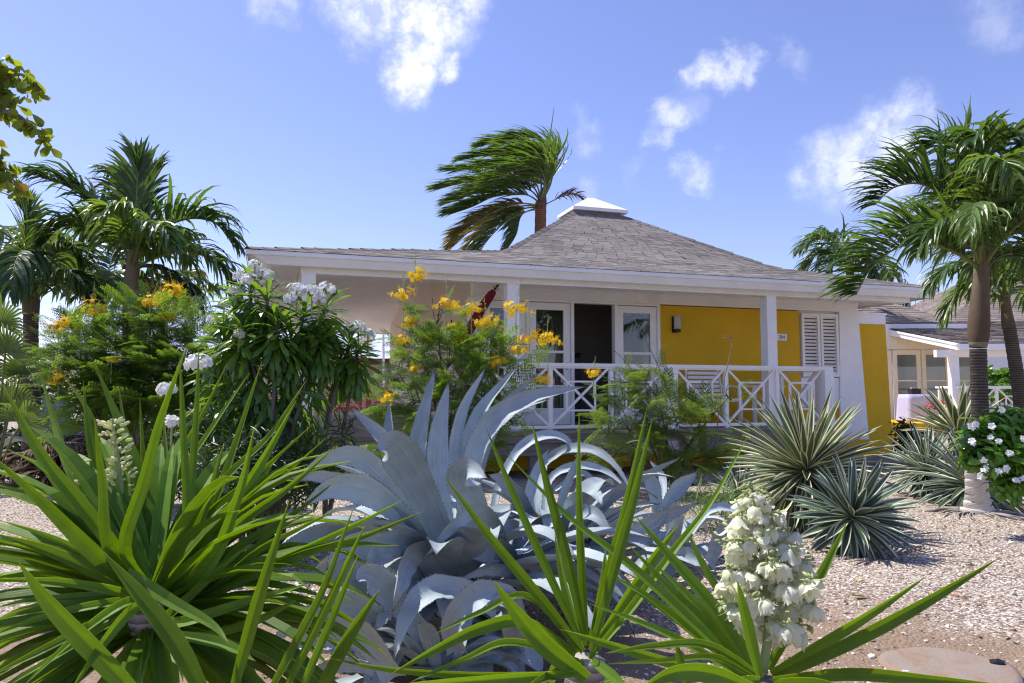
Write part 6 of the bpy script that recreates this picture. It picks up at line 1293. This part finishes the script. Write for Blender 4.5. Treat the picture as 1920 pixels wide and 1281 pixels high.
fp = thing('fan_palm', 'low fan palm with spiky fans at the left edge', 'palm tree', at(-10, 880, 9)*[1, 1, 0]); st = MB(); lv = MB(); r = np.random.default_rng(8); b0 = at(-10, 880, 9)*[1, 1, 0]
for k, (px, py) in enumerate(((10, 660), (40, 700), (20, 760), (-30, 700), (45, 790), (0, 610), (-50, 770))):
    c = at(px, py, 9+r.uniform(-.4, .4)); st.tube(crv([b0, (b0+c)/2+[0, 0, .15], c], 8), .012, 5); ax_ = norm(c-b0); x = norm(np.cross(ax_, [0, 1, .2])); 
    for j in range(26):
        a = -1.9+3.8*j/25; d = norm(ax_*math.cos(a)+x*math.sin(a)+np.array([0, -.15, -.05])); L = r.uniform(.42, .52)*(1-.12*abs(a)); P = np.array([c, c+d*L*.4, c+d*L*.75+[0, 0, -.02], c+d*L+[0, 0, -.09]]); tt, sd, nr = frames(P, [0.1, 1, .1]); lv.strip(P, sd, nr, np.array([.006, .019, .015, .001]), 3, .4, 1, r.uniform(0, 1))
st.build('stalks', M['rachis'], fp, True); lv.build('fans', M['palmlit'], fp)
df = thing('dry_fronds', 'heap of dry fallen palm fronds on the ground behind the left yucca', 'dry fronds', at(140, 890, 9.5)*[1, 1, 0]); 
for k in range(11):
    a = RNG.uniform(-.5, .5)+(0 if k % 2 else 3.14); c = at((135, 40)[k > 6]+RNG.uniform(-15, 15), 850, 9.6+RNG.uniform(-.4, .4)); c[2] = .05+.07*(k % 7); L = 1.1; P = [c+np.array([math.cos(a)*L*(s-.5), .2*math.sin(a)*L*(s-.5), .15*math.sin(s*3.1)]) for s in np.linspace(0, 1, 6)]
    lf, rc_ = frond(P, .42, 26, 0, .6, .02, .1, 400+k, .1); o = lf.build('dry_frond', M['palmdry'], df); rc_.build('stalk', M['twig'], o)
po = thing('clay_pot', 'small round grey clay pot beside the dark left palm trunk', 'pot', at(95, 885, 10)*[1, 1, 0]); q = MB(); z = np.array([0, .02, .08, .16, .23, .27, .30, .30, .25]); q.tube([at(95, 885, 10)*[1, 1, 0]+[0, 0, k] for k in z], [.06, .10, .135, .14, .115, .075, .08, .065, .055], 18); q.build('body', M['urn'], po, True)
q = MB(); q.tube([at(95, 885, 10)*[1, 1, 0]+[0, 0, k] for k in (.285, .305, .31)], [.085, .088, .07], 18); q.build('rim', M['urn'], po, True)

# ------------------------------------------------------------------ things lying on the ground
sl2 = MB(); c = at(1722, 1232, 3.35); c = np.array([c[0]+.06, 3.22, .0]); n = 40; an = np.linspace(0, 6.283, n, endpoint=False); rd = .255*(1+.012*np.sin(an*3)+.01*np.sin(an*7+1)); V = []
for k, (s, z) in enumerate(((1.02, -.02), (1., .002), (.9, .007), (.6, .009), (.3, .009))): V += [(c[0]+math.cos(a)*q_*s*1.05, c[1]+math.sin(a)*q_*s*.95, z+.003*math.sin(a*5+k)) for a, q_ in zip(an, rd)]
V.append((c[0], c[1], .009)); i = np.arange(4)[:, None]*n; j = np.arange(n)[None]; sl2.add(V, np.stack([i+j, i+(j+1) % n, i+n+(j+1) % n, i+n+j], -1).reshape(-1, 4), [(4*n+k, 4*n+(k+1) % n, 5*n) for k in range(n)])
m, N = newmat('stepping_stone'); tc = N('ShaderNodeTexCoord'); n1 = N('ShaderNodeTexNoise', {'Vector': tc.outputs['Object'], 'Scale': 5, 'Detail': 8, 'Roughness': .65, 'Distortion': 1.8}); n2 = N('ShaderNodeTexNoise', {'Vector': tc.outputs['Object'], 'Scale': 60, 'Detail': 5})
cc = ramp(N, n1.outputs['Fac'], [(.3, (.22, .145, .095)), (.46, (.27, .19, .135)), (.56, (.25, .21, .18)), (.7, (.28, .20, .145))]); cc = mixc(N, N('ShaderNodeMapRange', {'Value': n2.outputs['Fac'], 'From Min': .5, 'From Max': .75, 'To Max': .5}).outputs[0], cc, (.25, .18, .13))
finish(N, N('ShaderNodeBsdfPrincipled', {'Base Color': cc, 'Roughness': .85, 'Normal': N('ShaderNodeBump', {'Height': n2.outputs['Fac'], 'Strength': .35, 'Distance': .01}).outputs[0]}).outputs[0])
tag(sl2.build('stepping_stone', m, None, True), 'flat round tan stepping stone set in bare earth at the lower right', 'stone')
V0, _, T0, _ = PEB
def rock(px, py, s, mat, label, sq=(1, .8, .6)):
    d = camray(px, py); k = -CAMZ/d[2]; p = np.array([0, 0, CAMZ])+d*k; q = MB(); q.add(V0*np.array(sq)*s+[p[0], p[1], s*.25], None, T0); tag(q.build('rock', M[mat], None, False), label, 'rock')
rock(1790, 1121, .035, 'rust', 'rust red rock lying on the gravel right of the long yucca leaf'); rock(1806, 1124, .022, 'rust', 'small rust red rock touching the larger red one'); rock(1872, 1248, .045, 'black', 'dark stone at the rim of the round stepping stone', (.8, .8, .8))
rock(1638, 1258, .022, 'cushion' if False else 'rust', 'orange-brown pebble left of the round stepping stone'); rock(1700, 1262, .02, 'white', 'white pebble lying on the bare earth left of the round stepping stone'); rock(1822, 1258, .018, 'white', 'white pebble lying on the round stepping stone'); rock(1635, 1200, .016, 'white', 'white pebble under the long yucca leaf')
def fallen(px, py, l, mat, label, az):
    d = camray(px, py); k = -CAMZ/d[2]; p = np.array([0, 0, CAMZ])+d*k; q = MB(); q.inst(T_OV, [orient(p+[0, 0, .02], (math.cos(az), math.sin(az), .05), (0, 0, 1), l)], [.5]); tag(q.build('fallen_leaf', M[mat], None, True), label, 'leaf')
fallen(1596, 1125, .10, 'palmyel', 'long yellowed leaf fallen on the gravel below the flower spike', .1); fallen(1606, 1092, .06, 'petaly', 'bright yellow leaf fallen on the gravel', .5); fallen(1806, 1061, .08, 'palmyel', 'pale green leaf lying near the shadow of the lower striped agave', .0)

# dry leaf litter blown over the gravel and earth
lt = MB(); n = 900; ms = []
for q in range(n):
    if q % 3: x, y = RNG.uniform(.6, 5.5), 2.7+RNG.uniform(0, 1)**1.5*5.5
    elif q % 2: x, y = RNG.normal(-.3, .9), RNG.uniform(2.2, 4.6)
    else: x, y = RNG.uniform(-5, -1), RNG.uniform(2.4, 9)
    a = RNG.uniform(0, 6.28); ms.append(orient((x, y, .012+float(hsh(np.array(x), np.array(y)))), (math.cos(a), math.sin(a), RNG.normal(0, .15)), norm(np.array([RNG.normal(0, .3), RNG.normal(0, .3), 1])), RNG.uniform(.015, .05)))
lt.inst(T_OV, ms, RNG.uniform(0, .8, n)); tag(lt.build('leaf_litter', M['palmdry']), 'small dry brown leaves littering the gravel', kind='stuff')
